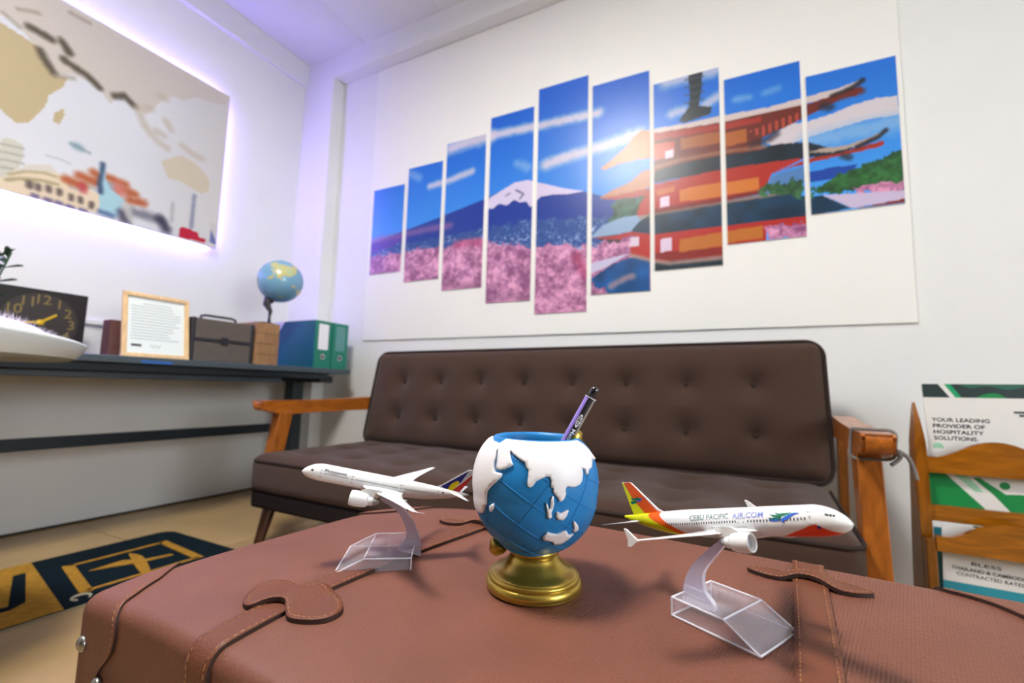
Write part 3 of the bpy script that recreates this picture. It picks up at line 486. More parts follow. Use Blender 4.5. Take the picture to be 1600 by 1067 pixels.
for k in range(2600):
    a = RNG.rand()*2*math.pi; r = .205*math.sqrt(RNG.rand()); zz = .79-.05*(r/.2)**3
    b0 = Vector((SC[0]+r*math.cos(a), SC[1]+r*math.sin(a), zz)); d = Vector((RNG.randn()*.5+math.cos(a)*r*3, RNG.randn()*.5+math.sin(a)*r*3, 1.0)).normalized()*(.034+.016*RNG.rand()); s_ = Vector((RNG.randn(), RNG.randn(), 0)).normalized()*.0012
    n = len(hv); hv += [tuple(b0-s_), tuple(b0+s_), tuple(b0+d)]; hf.append([n, n+1, n+2])
tag(mkobj('fluff', warp(hv), hf, FUR, st), kind='stuff')
CHROME = mat('chrome', (200, 200, 205), .12, metal=1)
mkobj('pole', *lathe([(.03, .02), (.03, .45), (.022, .46), (.022, .692)], (SC[0], SC[1], 0), 28), CHROME, st, smooth=True)
mkobj('base', *lathe([(.13, 0), (.13, .008), (.05, .025), (.03, .04)], (SC[0], SC[1], 0), 48), CHROME, st, smooth=True)

# leafy plant on the desk at the left edge
pl = thing('potted_plant', 'small potted plant with narrow green leaves at the left edge', 'plant', (-2.3, .515, DZ))
GREEN = mat('plant leaf', (44, 74, 44), .5, noise=.2, nscale=30)
mkobj('pot', *lathe([(.04, 0), (.055, .09), (.06, .1), (.052, .1), (.045, .085), (0, .085)], (-2.3, .515, DZ), 32), mat('white pot', (214, 212, 208), .35), pl, smooth=True)
sv = []
for k in range(7):
    a = k*2.4; tip = Vector((-2.3+.05*math.cos(a), 0.515+.075*math.sin(a)+.015, DZ+.33+.05*((k*37) % 5)/5)); b0 = Vector((-2.3, .515, DZ+.08)); mid = (b0+tip)/2+Vector((.01*math.cos(a), .015*math.sin(a), .02))
    mkobj('stem', *tube([tuple(q) for q in cat([b0, mid, tip], 5)], .0022, 6), GREEN, pl)
    for j in range(9):
        t_ = .35+.07*j; p0 = b0.lerp(tip, t_); an = a+j*2.1; d = Vector((math.cos(an)*.6, math.sin(an), .45)).normalized(); L = .055+.02*RNG.rand(); sd = d.cross(Vector((0, 0, 1))).normalized()*.009; nn_ = sd.cross(d).normalized()*.004
        lv = [p0, p0+d*L*.4+sd+nn_*.3, p0+d*L*.4-sd+nn_*.3, p0+d*L*.75+sd*.8+nn_*.2, p0+d*L*.75-sd*.8+nn_*.2, p0+d*L-Vector((0, 0, .006)), p0+d*L*.45-nn_*.6]
        mkobj('leaf', [tuple(q) for q in lv], [[0, 6, 1], [0, 2, 6], [1, 6, 3], [2, 4, 6], [6, 4, 5], [6, 5, 3]], GREEN, pl)

# ------------------------------------------------------------------ sofa
SX, SYF = -.735, 1.13
so = thing('sofa', 'brown tufted three-seat sofa with orange wooden arms', 'sofa', (SX, 1.5, 0))
def roundbox(hx, hy, hz, r, nx, ny, nz):
    bm = bmesh.new()
    def face(ax, sg, na, nb):
        G = [[None]*(nb+1) for _ in range(na+1)]
        for i in range(na+1):
            for j in range(nb+1):
                a, b = -1+2*i/na, -1+2*j/nb
                p = {0: (sg*hx, a*hy, b*hz), 1: (a*hx, sg*hy, b*hz), 2: (a*hx, b*hy, sg*hz)}[ax]
                c = Vector((max(-hx+r, min(hx-r, p[0])), max(-hy+r, min(hy-r, p[1])), max(-hz+r, min(hz-r, p[2]))))
                d = Vector(p)-c; G[i][j] = bm.verts.new(c+d.normalized()*r if d.length > 1e-9 else c)
        for i in range(na):
            for j in range(nb):
                q = [G[i][j], G[i+1][j], G[i+1][j+1], G[i][j+1]]
                if (sg < 0) ^ (ax == 1): q = q[::-1]
                bm.faces.new(q)
    face(0, 1, ny, nz); face(0, -1, ny, nz); face(1, 1, nx, nz); face(1, -1, nx, nz); face(2, 1, nx, ny); face(2, -1, nx, ny)
    bmesh.ops.remove_doubles(bm, verts=bm.verts, dist=1e-5)
    return bmout(bm)
BTX = [-1.516+.2218*k for k in range(8)]
# backrest: local x along sofa, y depth (front = -), z up the slope
BACKT = math.atan2(.098, .46); BH, BT = .487, .10
Mb = Matrix.Translation((SX, 1.735, .37)) @ Matrix.Rotation(math.radians(-.5), 4, 'Y') @ Matrix.Rotation(-BACKT, 4, 'X')
v, f = roundbox(.992, BT/2, BH/2, .049, 220, 12, 64)
cb = math.cos(BACKT)
brow = [(.685-.37)/cb, (.512-.37)/cb]
def dimple(x, z, pts, dep, s):
    d = 0
    for a, b in pts:
        r = math.hypot((x-a), (z-b)); d = max(d, dep*math.exp(-(r/s)**1.3)) if r < .2 else d
    return d
bpts = [(x-SX, z) for z in brow for x in BTX]
out = []
for x, y, z in v:
    z += BH/2
    if y < -.0:
        k = min(1, -y/(BT/2)); ed = min(1, (BH/2-abs(z-BH/2))/.12, (.99-abs(x))/.16); ed = max(0, ed)
        bul = .028*math.sin(ed*math.pi/2)
        y += k*(-bul + dimple(x, z, bpts, .045, .045))
    y += -.05*0
    out.append(Mb @ Vector((x, y+BT/2-.0, z)))
mkobj('backrest', out, f, FABRIC, so, smooth=True)
def surf_back(x, z):
    return Mb @ Vector((x, -.028+.045+.0-.0, z))
bv, bf = lathe([(0, -.004), (.009, -.002), (.012, .001), (.009, .005), (0, .0065)], (0, 0, 0), 14)
def put_buttons(pts, M, name='button'):
    me = None
    for p in pts:
        if me is None:
            o = mkobj(name, bv, bf, PIPE_M, so, smooth=True, off=np.zeros(3)); me = o.data
        else:
            o = bpy.data.objects.new(name, me); COL.objects.link(o); o.parent = so
        o.matrix_local = Matrix.Translation((-SX, -1.5, 0)) @ Matrix.Translation(p) @ M
Mn = Mb.to_3x3() @ Vector((0, -1, 0))
put_buttons([Mb @ Vector((a, .014, b)) for a, b in bpts], look(Mn))
# piping round the backrest front edge
def pipe_loop(hx, z0, z1, y, r, M, rad):
    P = rrect(-hx, hx, z0, z1, r, 8); P = P+P[:1]
    return tube([tuple(M @ Vector((a, y, b))) for a, b in P], rad, 8, False)
mkobj('piping', *pipe_loop(.985, .008, BH-.008, .012, .055, Mb, .006), PIPE_M, so, smooth=True)
# seat cushion
SYB = 1.77; SD = SYB-SYF; ST = .13; SZ = .372
Ms = Matrix.Translation((SX, (SYF+SYB)/2, SZ-ST/2)) @ Matrix.Rotation(math.radians(-.6), 4, 'X')
v, f = roundbox(.945, SD/2, ST/2, .035, 200, 70, 10)
spts = [(x-SX, y) for y in (-.17, .0, .17) for x in BTX]
out = []
for x, y, z in v:
    if z > 0:
        k = min(1, z/(ST/2)); ed = max(0, min(1, (SD/2-abs(y))/.1, (.945-abs(x))/.12))
        z += k*(.022*math.sin(ed*math.pi/2)-dimple(x, y, spts, .034, .05))
    x *= 1+.03*(y+SD/2)/SD
    out.append(Ms @ Vector((x, y, z)))
mkobj('seat_cushion', out, f, FABRIC, so, smooth=True)
put_buttons([Ms @ Vector((a*(1+.03*(b+SD/2)/SD), b, ST/2+.022-.036)) for a, b in spts], Matrix.Identity(4))
pp_ = [(-.972, 1.76), (-.965, 1.6), (-.9475, SYF+.06), (-.940, SYF+.02), (-.915, SYF+.004)]
pp_ = pp_+[(-x, y) for x, y in pp_[::-1]]
mkobj('piping', *tube([(SX+x, y, SZ-.012) for x, y in pp_], .005, 8, False), PIPE_M, so, smooth=True)
mkobj('seat_base', *box(SX-.94, SX+.94, SYF+.012, 1.78, .185, SZ-ST+.006, .012), FABRIC_D, so)
for s in (-1, 1):
    a0 = Vector((SX+s*.977, 1.165, 0)); a1 = Vector((SX+s*1.025, 1.88, 0))
    # arm rest: flat rail with rounded ends, widening towards the back
    P = [(-.028, 0.0), (.028, 0.0), (.028, .665), (-.028, .665)]
    d = (a1-a0).normalized(); n = Vector((d.y, -d.x, 0))
    ap = [tuple(q) for q in cat([(.0, .560), (.004, .578), (.02, .583), (.2, .582), (.45, .586), (.72, .592), (.72, .535), (.45, .531), (.16, .527), (.09, .528), (.055, .538), (.012, .545)], 3, True)]
    vv, ff = prism(ap, (0, 0, 0), (0, 1, 0), (0, 0, 1), (1, 0, 0), -.028, .028)
    bm = bmesh.new(); q_ = [bm.verts.new(p) for p in vv]
    for w_ in ff: bm.faces.new([q_[i] for i in w_])
    bmesh.ops.bevel(bm, geom=[e for e in bm.edges if abs(e.verts[0].co.x-e.verts[1].co.x) < 1e-6], offset=.006, segments=2, affect='EDGES')
    vv, ff = bmout(bm)
    mkobj('armrest', [tuple(a0 + n*q[0] + d*q[1] + Vector((0, 0, q[2]))) for q in vv], ff, ARM_W, so)
    # front post leaning forward, rear post
    def post(yt, yb, w, m, zb=.19, zt=.54, xt=.977, wx=.046):
        vv, ff = box(-.5, .5, -.5, .5, 0, 1, .06, 2); o_ = []
        for x, y, z in vv:
            yy = yb+(yt-yb)*z; xx = SX+s*(xt+(.0)*z); sc = .85+.15*z
            o_.append((xx+x*wx, yy+y*w*sc, zb+z*(zt-zb)))
        mkobj('arm_post', o_, ff, m, so)
    post(1.285, 1.225, .062, POST_W)
    post(1.865, 1.885, .04, POST_W, xt=1.023, wx=.026)
    for y, dx, dy in ((1.215, .02, -.03), (1.66, .02, .05)):
        vv, ff = lathe([(.016, 0), (.025, .19)], (0, 0, 0), 20)
        mkobj('leg', [(SX+s*.915+x+s*dx*(1-z/.19)*1.5, y+yy+dy*(1-z/.19), z) for x, yy, z in vv], ff, LEG_W, so)
# braided cord tied round the right arm
cd = thing('tied_cord', 'grey braided cord tied around the right sofa armrest', 'cord', (SX+.985, 1.21, .58))
CORDM = mat('grey cord', (120, 116, 112), .8, bump=.6, bscale=700)
ax0 = SX+.9785
lo = [(ax0-.0305, 1.255, .587), (ax0-.0, 1.222, .5885), (ax0+.0305, 1.20, .587), (ax0+.032, 1.20, .56), (ax0+.030, 1.215, .532), (ax0, 1.24, .5245), (ax0-.0305, 1.262, .5245), (ax0-.032, 1.262, .555), (ax0-.0305, 1.255, .587)]
mkobj('loop', *tube([tuple(q) for q in cat(lo, 5)], .0036, 8), CORDM, cd, smooth=True)
mkobj('knot', *lathe([(0, -.008), (.007, -.005), (.008, 0), (.007, .005), (0, .008)], (ax0+.036, 1.2, .545), 14), CORDM, cd, smooth=True)
mkobj('tail', *tube([tuple(q) for q in cat([(ax0+.042, 1.2, .546), (ax0+.052, 1.197, .535), (ax0+.058, 1.195, .515), (ax0+.062, 1.195, .495)], 6)], .0038, 8), CORDM, cd, smooth=True)
mkobj('tail', *tube([tuple(q) for q in cat([(ax0+.042, 1.2, .546), (ax0+.036, 1.197, .533), (ax0+.022, 1.195, .520)], 6)], .0038, 8), CORDM, cd, smooth=True)

# ------------------------------------------------------------------ magazine rack with brochures
RY = 1.75; RX0, RX1 = .445, .80
rk = thing('magazine_rack', 'honey coloured wooden magazine rack beside the sofa', 'magazine rack', ((RX0+RX1)/2, 1.83, 0))
def rpost(x):
    # side upright: profile in depth (y) and height, tapering to a rounded point
    pr = [(1.742, 0), (1.735, .30), (1.742, .50), (1.755, .58), (1.778, .64), (1.786, .642), (1.792, .62), (1.80, .5), (1.82, .3), (1.845, 0)]
    v, f = prism([tuple(q) for q in cat(pr, 4)], (x-.013, 0, 0), (0, 1, 0), (0, 0, 1), (1, 0, 0), 0, .026)
    return [(x+(q[0]-x)*(1-.75*max(0, min(1, (q[2]-.53)/.11))), q[1], q[2]) for q in v], f
for x in (RX0+.013, RX1-.013): mkobj('post', *rpost(x), RACK_P, rk)
def slat(z0, z1, arch, y, t=.016, name='slat'):
    top = [(a, z1+arch*(math.sin(math.pi*np.clip((a-RX0-.05)/(RX1-RX0-.1), 0, 1)))**1.4) for a in np.linspace(RX0+.024, RX1-.024, 40)]
    bot = [(a, z0) for a in np.linspace(RX1-.024, RX0+.024, 12)]
    return mkobj(name, *prism(top+bot, (0, y, 0), (1, 0, 0), (0, 0, 1), (0, 1, 0), -t/2, t/2), RACK_W, rk)
slat(.447, .492, .05, 1.752); slat(.313, .356, 0, 1.758); slat(.240, .280, .05, 1.712); slat(.09, .12, 0, 1.718)
slat(.10, .14, 0, 1.83); slat(.45, .49, .0, 1.825)
mkobj('shelf', *box(RX0+.024, RX1-.024, 1.76, 1.83, .31, .325), RACK_W, rk); mkobj('shelf', *box(RX0+.024, RX1-.024, 1.71, 1.83, .085, .10), RACK_W, rk)
for x in (RX0+.013, RX1-.013): mkobj('pocket_side', *box(x-.012, x+.012, 1.706, 1.75, .07, .27, .004), RACK_P, rk)
PAPW = mat('white brochure paper', (216, 214, 210), .35); GRN = mat('green print', (6, 128, 62), .4); GRNL = mat('pale green print', (150, 200, 168), .4); DKG = mat('dark print', (40, 54, 54), .35); TEAL = mat('teal print', (40, 138, 156), .4); LIME = mat('lime print', (150, 170, 20), .4); BLU = mat('blue print', (20, 96, 190), .4); INK = mat('black ink', (46, 46, 50), .5); BRG = mat('bright green print', (20, 150, 96), .4)
def sheet(name, lab, x0, z0, w, h, y, roll=0, lean=8, th=.003, grp='brochures in the rack'):
    """sheet frame: returns root + fn placing flat prints on its face; a to the right, b up, from its lower left corner"""
    t = thing(name, lab, 'brochure', (x0+w/2, y, z0), grp)
    ex = Vector((math.cos(roll), 0, math.sin(roll))); n = Vector((0, -math.cos(math.radians(lean)), math.sin(math.radians(lean))))
    ez = n.cross(ex)*-1; ez = ez if ez.z > 0 else -ez
    o = Vector((x0, y, z0))
    mkobj('paper', *prism([(0, 0), (w, 0), (w, h), (0, h)], o, ex, ez, n, -th, 0), PAPW, t)
    def pr(nm, poly, m, lift=.0004): return mkobj(nm, *prism(poly, o, ex, ez, n, 0, lift), m, t)
    def tx(body, size, a, b, width=None, bold=.012, m=INK): return mkobj('lettering', *flat_text(body, size, o+ex*a+ez*b+n*.0006, ex, ez, width, bold), m, t)
    return t, pr, tx
t, pr, tx = sheet('brochure', 'tall white brochure with dark green top band and black slogan', .494, .33, .30, .375, 1.779, .012, 6)
pr('printed_band', [(0, .334), (.062, .334), (.038, .3745), (0, .3745)], DKG)
pr('printed_band', [(.075, .334), (.30, .334), (.30, .3745), (.052, .3745)], DKG)
pr('printed_swirl', [(.075, .334), (.088, .334), (.066, .3745), (.052, .3745)], BRG, .0006)
pr('printed_swirl', [tuple(q) for q in cat([(.12, .3342), (.14, .345), (.165, .347), (.185, .3342)], 6)], GRN, .0006)
pr('printed_swirl', [tuple(q) for q in cat([(.085, .374), (.11, .362), (.15, .368), (.19, .358), (.24, .372)], 5)]+[(.24, .3743)], mat('swirl green', (38, 92, 74), .4), .0006)
for k, (s_, w_) in enumerate((('YOUR LEADING', .128), ('PROVIDER OF', .116), ('HOSPITALITY', .112), ('SOLUTIONS.', .098))): tx(s_, .0155, .014, .262-.0178*k, w_, .02)
for b, a, w_ in ((.300, .22, .07), (.291, .195, .10), (.282, .205, .09)): pr('small_print', [(a, b), (a+w_, b), (a+w_, b+.006), (a, b+.006)], DKG)
pr('printed_dot', [(.022+.012*math.cos(a), .188+.012*math.sin(a)) for a in np.linspace(0, 6.2, 20)], GRNL)
t, pr, tx = sheet('brochure', 'white brochure with green diagonal shapes between the rack slats', .478, .325, .29, .19, 1.766, 0, 4)
pr('printed_shape', [(.0, .0), (.145, .0), (.03, .13), (0, .13)], GRN); pr('printed_shape', [(.048, .13), (.078, .13), (.118, .075), (.10, .075)], GRNL)
pr('printed_shape', [(.098, .113), (.112, .115), (.163, .075), (.195, .078), (.29, .05), (.29, .0), (.19, .0), (.138, .071)], GRN)
pr('printed_dot', [(.163+.011*math.cos(a), .098+.010*math.sin(a)) for a in np.linspace(0, 6.2, 20)], GRN, .0006)
t, pr, tx = sheet('brochure', 'white brochure of contracted rates with a teal lower band', .484, .105, .27, .205, 1.735, -.05, 3)
pr('printed_band', [(0, .0), (.27, .0), (.27, .06), (0, .052)], TEAL)
tx('BLESS', .0125, .058, .104, .062, .01); tx('THAILAND & CAMBODIA', .0125, .018, .087, .155, .01); tx('CONTRACTED RATES', .0125, .028, .072, .135, .01)
t, pr, tx = sheet('brochure', 'teal booklet corner showing behind the lower rack slat', .474, .105, .24, .19, 1.744, -.02, 3); pr('printed_cover', [(0, 0), (.24, 0), (.24, .19), (0, .19)], TEAL)
t, pr, tx = sheet('brochure', 'lime green and blue booklet edge above the lower rack slat', .56, .105, .20, .203, 1.751, -.03, 3); pr('printed_cover', [(0, 0), (.06, 0), (.06, .203), (0, .203)], LIME); pr('printed_cover', [(.06, 0), (.2, 0), (.2, .203), (.06, .203)], BLU)

# ------------------------------------------------------------------ floor mat
NAVY = mat('navy pile', (14, 28, 36), .95, spec=.1, noise=.2, nscale=200); GOLD = mat('gold pile', (164, 122, 46), .95, spec=.1, noise=.2, nscale=60); EDGE = mat('rubber edge', (150, 140, 110), .7)
mt = thing('floor_mat', 'navy and gold runner mat with an aircraft emblem beside the desk', 'mat', (-1.95, .2, 0))
def fprint(nm, poly, m, z0=.006, z1=.008): return mkobj(nm, *prism(poly, (0, 0, 0), (1, 0, 0), (0, 1, 0), (0, 0, 1), z0, z1), m, mt)
fprint('rubber_backing', rrect(-2.245, -1.705, -.9, 1.175, .05), EDGE, 0, .004)
fprint('pile', rrect(-2.24, -1.715, -.9, 1.17, .05), NAVY, .003, .006)
fprint('gold_field', [(-2.238, .735), (-1.717, .645), (-1.717, -.2), (-2.238, -.2)], GOLD, .006, .0075)
for q in (((-2.10, .785), (-1.80, .725), .026), ((-2.10, 1.075), (-1.80, 1.05), .024), ((-2.09, .785), (-2.09, 1.07), .012), ((-1.81, .73), (-1.81, 1.05), .012)):
    p0, p1 = Vector(q[0]), Vector(q[1]); d_ = (p1-p0).normalized(); n_ = Vector((-d_.y, d_.x))*q[2]; fprint('gold_line', [tuple(p0-n_*.6), tuple(p1-n_*.6), tuple(p1+n_*.6), tuple(p0+n_*.6)], GOLD)
fprint('navy_mark', [(-2.13, .66), (-1.86, .575), (-1.86, .61), (-2.13, .69)], NAVY, .0075, .009); fprint('navy_mark', [(-1.86, .61), (-1.86, .575), (-1.9, .3), (-1.87, .3), (-1.83, .57)], NAVY, .0075, .009)
# aircraft emblem: wings along the mat, fuselage across
fprint('emblem_wing', [(-1.985, .80), (-1.94, .90), (-1.93, .935), (-1.955, .94), (-2.0, .90)], GOLD); fprint('emblem_wing', [(-1.955, .92), (-1.925, .93), (-1.91, 1.02), (-1.925, 1.02)], GOLD)
fprint('emblem_body', [tuple(q) for q in cat([(-2.06, .945), (-2.0, .925), (-1.94, .905), (-1.80, .87), (-1.76, .86), (-1.80, .895), (-1.93, .94), (-2.0, .955)], 4, True)], GOLD, .006, .0086)
mkobj('script_letter', *tube([(-1.765+.02*math.cos(a), .70+.022*math.sin(a), .009) for a in np.linspace(.6, 5.6, 16)], .003, 6), mat('pale thread', (200, 190, 160), .8), mt)
# ------------------------------------------------------------------ leather trunk used as a coffee table
TAX, TAY, TYAW, TD, TW = -.52789, .21428, .0799, .37367, .75
TBF, TBL, TBN, TZ0, TWT = .03751, .01111, .022, -.198+HC, 1.1335
_tc, _ts = math.cos(TYAW), math.sin(TYAW)
TE = .012
def tz(u, v):
    t = min(1, max(0, v/TD)); s = 1-(2*min(1, max(0, u/TWT))-1)**4; q = 1-(2*t-1)**4
    return TZ0+s*(TBN+(TBF-TBN)*t)+(1-s)*TBL*q+.004*s*q
def twld(u, v, z): return Vector((TAX+u*_tc+v*_ts, TAY-u*_ts+v*_tc, z))
def tsurf(u, a, lift=0.0):
    """point on the lid: a runs up the front face (a<0), over the top and down the far face"""
    for sgn, d in ((-1, TE-a), (1, a-(TD-TE))):
        if d > 0:
            ze = tz(u, TE if sgn < 0 else TD-TE); th = min(d/TE, math.pi/2); ex = max(0, d-TE*math.pi/2)
            R = TE+lift; c0 = TE if sgn < 0 else TD-TE
            return twld(u, c0+sgn*R*math.sin(th), ze-TE+R*math.cos(th)-ex)
    return twld(u, a, tz(u, a)+lift)
def leather(name, rgb, ribs=True):
    m = mat(name, rgb, .5, spec=.35, noise=.1, nscale=14); nt = m.node_tree; b = nt.nodes['Principled BSDF']
    tc = nt.nodes.new('ShaderNodeTexCoord'); mpn = nt.nodes.new('ShaderNodeMapping'); mpn.inputs['Rotation'].default_value = (0, 0, .25)
    w = nt.nodes.new('ShaderNodeTexWave'); w.inputs['Scale'].default_value = 140; w.inputs['Distortion'].default_value = .6; w.inputs['Detail'].default_value = 2
    n = nt.nodes.new('ShaderNodeTexNoise'); n.inputs['Scale'].default_value = 420; n.inputs['Detail'].default_value = 3
    mx = nt.nodes.new('ShaderNodeMath'); mx.operation = 'MULTIPLY_ADD'; mx.inputs[1].default_value = .45 if ribs else 0.0
    bp = nt.nodes.new('ShaderNodeBump'); bp.inputs['Strength'].default_value = .6; bp.inputs['Distance'].default_value = .0008
    nt.links.new(tc.outputs['Object'], mpn.inputs['Vector']); nt.links.new(mpn.outputs['Vector'], w.inputs['Vector']); nt.links.new(tc.outputs['Object'], n.inputs['Vector'])
    nt.links.new(w.outputs['Fac'], mx.inputs[0]); nt.links.new(n.outputs['Fac'], mx.inputs[2]); nt.links.new(mx.outputs[0], bp.inputs['Height']); nt.links.new(bp.outputs['Normal'], b.inputs['Normal'])
    return m
LEA = leather('red brown leather cloth', (113, 69, 53)); LEA2 = leather('brown leather strap', (104, 58, 38), False); LEAD = mat('leather cut edge', (52, 30, 22), .7); THREAD = mat('tan thread', (160, 112, 76), .8); RIV = mat('steel rivet', (150, 148, 140), .3, metal=.9)
tk = thing('trunk', 'red brown leather trunk with straps used as coffee table', 'trunk', tuple(twld(TW/2, TD/2, 0)))
base_out = rrect(TE, TW-TE, TE, TD-TE, .006, 3)
# denser outline
dense = []
for (a, b), (c, d) in zip(base_out, base_out[1:]+base_out[:1]):
    n = max(1, int(math.hypot(c-a, d-b)/.012))
    for k in range(n): dense.append((a+(c-a)*k/n, b+(d-b)*k/n))
N = len(dense); V, F = [], []
cu, cv = TW/2, TD/2
rings = [('t', k/26) for k in range(1, 27)]
for _, t in rings:
    for a, b in dense: u, v = cu+(a-cu)*t, cv+(b-cv)*t; V.append(twld(u, v, tz(u, v)))
nrm = []
for i in range(N):
    a, c = dense[i-1], dense[(i+1) % N]; d = Vector((c[0]-a[0], c[1]-a[1])).normalized(); nrm.append((d.y, -d.x))
LIDZ = TZ0-.064
for k in range(1, 7):
    th = math.pi/2*k/6
    for (a, b), (nx_, ny_) in zip(dense, nrm): V.append(twld(a+nx_*TE*math.sin(th), b+ny_*TE*math.sin(th), tz(a, b)-TE*(1-math.cos(th))))
for zz, off in ((LIDZ+.03, TE), (LIDZ, TE+.001), (LIDZ, TE-.003), (LIDZ+.01, TE-.003)):
    for (a, b), (nx_, ny_) in zip(dense, nrm): V.append(twld(a+nx_*off, b+ny_*off, zz))
V.append(twld(cu, cv, tz(cu, cv)))
nr = len(V)//N
for r_ in range(nr-1):
    for i in range(N): j = (i+1) % N; F.append([r_*N+i, r_*N+j, (r_+1)*N+j, (r_+1)*N+i])
for i in range(N): F.append([len(V)-1, (i+1) % N, i])
lid = mkobj('lid', V, F, LEA, tk, smooth=True)
bv_, bf_ = box(.006, TW-.006, .006, TD-.006, .012, LIDZ+.012, .006)
mkobj('body', [twld(*q) for q in bv_], bf_, LEA, tk)
for u in (.04, TW-.04):
    for v in (.04, TD-.04): mkobj('foot', *lathe([(.018, 0), (.02, .013)], twld(u, v, 0), 16), RIV, tk)
def patch(name, poly, liftf, m, parent, thick=.003, grid=.004, edge=LEAD):
    poly = [tuple(map(float, q)) for q in poly]; us = [q[0] for q in poly]; as_ = [q[1] for q in poly]
    gx, gy = np.meshgrid(np.arange(min(us), max(us), grid), np.arange(min(as_), max(as_), grid)); gx, gy = gx.ravel(), gy.ravel()
    k = inpoly(gx, gy, poly); pts = [(a, b) for a, b in zip(gx[k], gy[k]) if min(math.hypot(a-p[0], b-p[1]) for p in poly) > grid*.45]
    n = len(poly); co = [Vector(q) for q in poly]+[Vector(q) for q in pts]
    r_ = geometry.delaunay_2d_cdt(co, [(i, (i+1) % n) for i in range(n)], [list(range(n))], 1, 1e-7)
    v2, f2 = r_[0], r_[2]
    V = [tsurf(q.x, q.y, liftf(q.x, q.y)) for q in v2]; F = [list(q) for q in f2]; fm = [0]*len(F)
    # orientation up
    for q in F:
        a, b, c = (v2[i] for i in q[:3])
        if (b-a).cross(c-a) < 0: q.reverse()
    # skirt: boundary edges
    cnt = {}
    for q in F:
        for a, b in zip(q, q[1:]+q[:1]): cnt[(a, b)] = cnt.get((a, b), 0)+1
    low = {}
    for (a, b) in [e for e in cnt if (e[1], e[0]) not in cnt]:
        for i in (a, b):
            if i not in low: low[i] = len(V); V.append(tsurf(v2[i].x, v2[i].y, max(-.0005, liftf(v2[i].x, v2[i].y)-thick)))
        F.append([b, a, low[a], low[b]]); fm.append(1)
    o = mkobj(name, V, F, [m, edge], parent, fm=fm)
    o.data.polygons.foreach_set('use_smooth', [k_ == 0 for k_ in fm]); return o
def stitches(path, lift, parent, step=.005, ln=.003):
    parts = []; acc = 0; P = [np.array(q) for q in path]
    for a, b in zip(P[:-1], P[1:]):
        L = np.linalg.norm(b-a); d = (b-a)/max(L, 1e-9)
        while acc < L:
            p0 = a+d*acc; p1 = a+d*min(acc+ln, L+.001); parts.append(tube([tsurf(*p0, lift(*p0)+.0002), tsurf(*p1, lift(*p1)+.0002)], .00035, 4)); acc += step
        acc -= L
    return tag(mkobj('stitching', *join(*parts), THREAD, parent), kind='stuff')
def strap(center, w, lab):
    c = cat(center, 10); L = [(q[0]-w/2, q[1]) for q in c]; R = [(q[0]+w/2, q[1]) for q in c]
    o = patch('strap', L+R[::-1], lambda u, a: .003, LEA2, tk, .003, .006)
    stitches([(q[0]-w/2+.003, q[1]) for q in c], lambda u, a: .003, o); stitches([(q[0]+w/2-.003, q[1]) for q in c], lambda u, a: .003, o)
strap([(.204, -.07), (.200, 0), (.1985, .05), (.198, .1), (.206, .19), (.221, .28), (.231, .36), (.233, .42)], .028, '')
strap([(.552, -.07), (.552, .1), (.5525, .2), (.552, .3), (.552, .42)], .025, '')
def clasp(pts, sc, parent=tk):
    pl = [tuple(q) for q in cat(pts, 4, True)]; cx, cy = np.mean([q[0] for q in pl]), np.mean([q[1] for q in pl])
    lf = lambda u, a: .0035+.0042*math.exp(-((u-sc)/.016)**4)
    o = patch('clasp_tab', pl, lf, LEA2, parent, .0032)
    ins = [(cx+(u-cx)*.93, cy+(a-cy)*.84) for u, a in pl]; stitches(ins+ins[:1], lf, o, .004, .0024)
clasp([(.168, .044), (.155, .056), (.150, .068), (.154, .079), (.166, .083), (.178, .082), (.190, .079), (.199, .082), (.208, .089), (.222, .088), (.240, .081), (.251, .071), (.250, .0585), (.238, .050), (.224, .0465), (.213, .051), (.204, .056), (.195, .055), (.187, .049), (.180, .042)], .199)
clasp([(.504, .314), (.511, .322), (.523, .325), (.536, .321), (.548, .325), (.561, .329), (.575, .327), (.588, .321), (.5955, .314), (.589, .307), (.578, .303), (.5655, .304), (.553, .312), (.539, .310), (.526, .305), (.512, .308)], .552)
clasp([(.163, .287), (.171, .296), (.188, .296), (.205, .296), (.221, .302), (.240, .301), (.262, .293), (.270, .284), (.257, .277), (.240, .279), (.224, .288), (.208, .288), (.195, .280), (.178, .278)], .222)
# stitched leather corners
flap = [tuple(q) for q in cat([(.0, .072), (.016, .056), (.030, .043), (.038, .032), (.055, .010), (.068, -.006), (.066, -.028), (.048, -.045), (.028, -.066), (.0, -.078)], 5)]
o = patch('corner_patch', flap+[(.0, -.04), (0, 0), (0, .04)], lambda u, a: .0022, LEA, tk, .0026); stitches([(u-.004, a-.002) for u, a in flap[4:34]], lambda u, a: .0022, o, .005, .003)
flap2 = [tuple(q) for q in cat([(.640, TD+.03), (.642, TD), (.648, .362), (.660, .357), (.674, .348), (.687, .329), (.705, .306), (.728, .285), (.748, .272)], 5)]
o = patch('corner_patch', flap2+[(.7495, .3), (.7495, TD), (.7495, TD+.03)], lambda u, a: .0028, LEA, tk, .003); stitches([(u+.004, a+.003) for u, a in flap2[8:36]], lambda u, a: .0028, o, .005, .003)
flap3 = [tuple(q) for q in cat([(.0, .300), (.03, .305), (.06, .318), (.078, .345), (.085, TD), (.085, TD+.03)], 5)]
patch('corner_patch', flap3+[(.04, TD+.03), (.0, TD+.03), (0, TD)], lambda u, a: .0024, LEA, tk, .0026)
for u, z in ((.008, .424), (.046, .402), (.70, .424)):
    p = twld(u, -.003, z); mkobj('rivet', *lathe([(0, .0035), (.004, .003), (.0065, .001), (.007, -.002)], p, 20, look((-_ts, -_tc, 0))), RIV, tk, smooth=True)

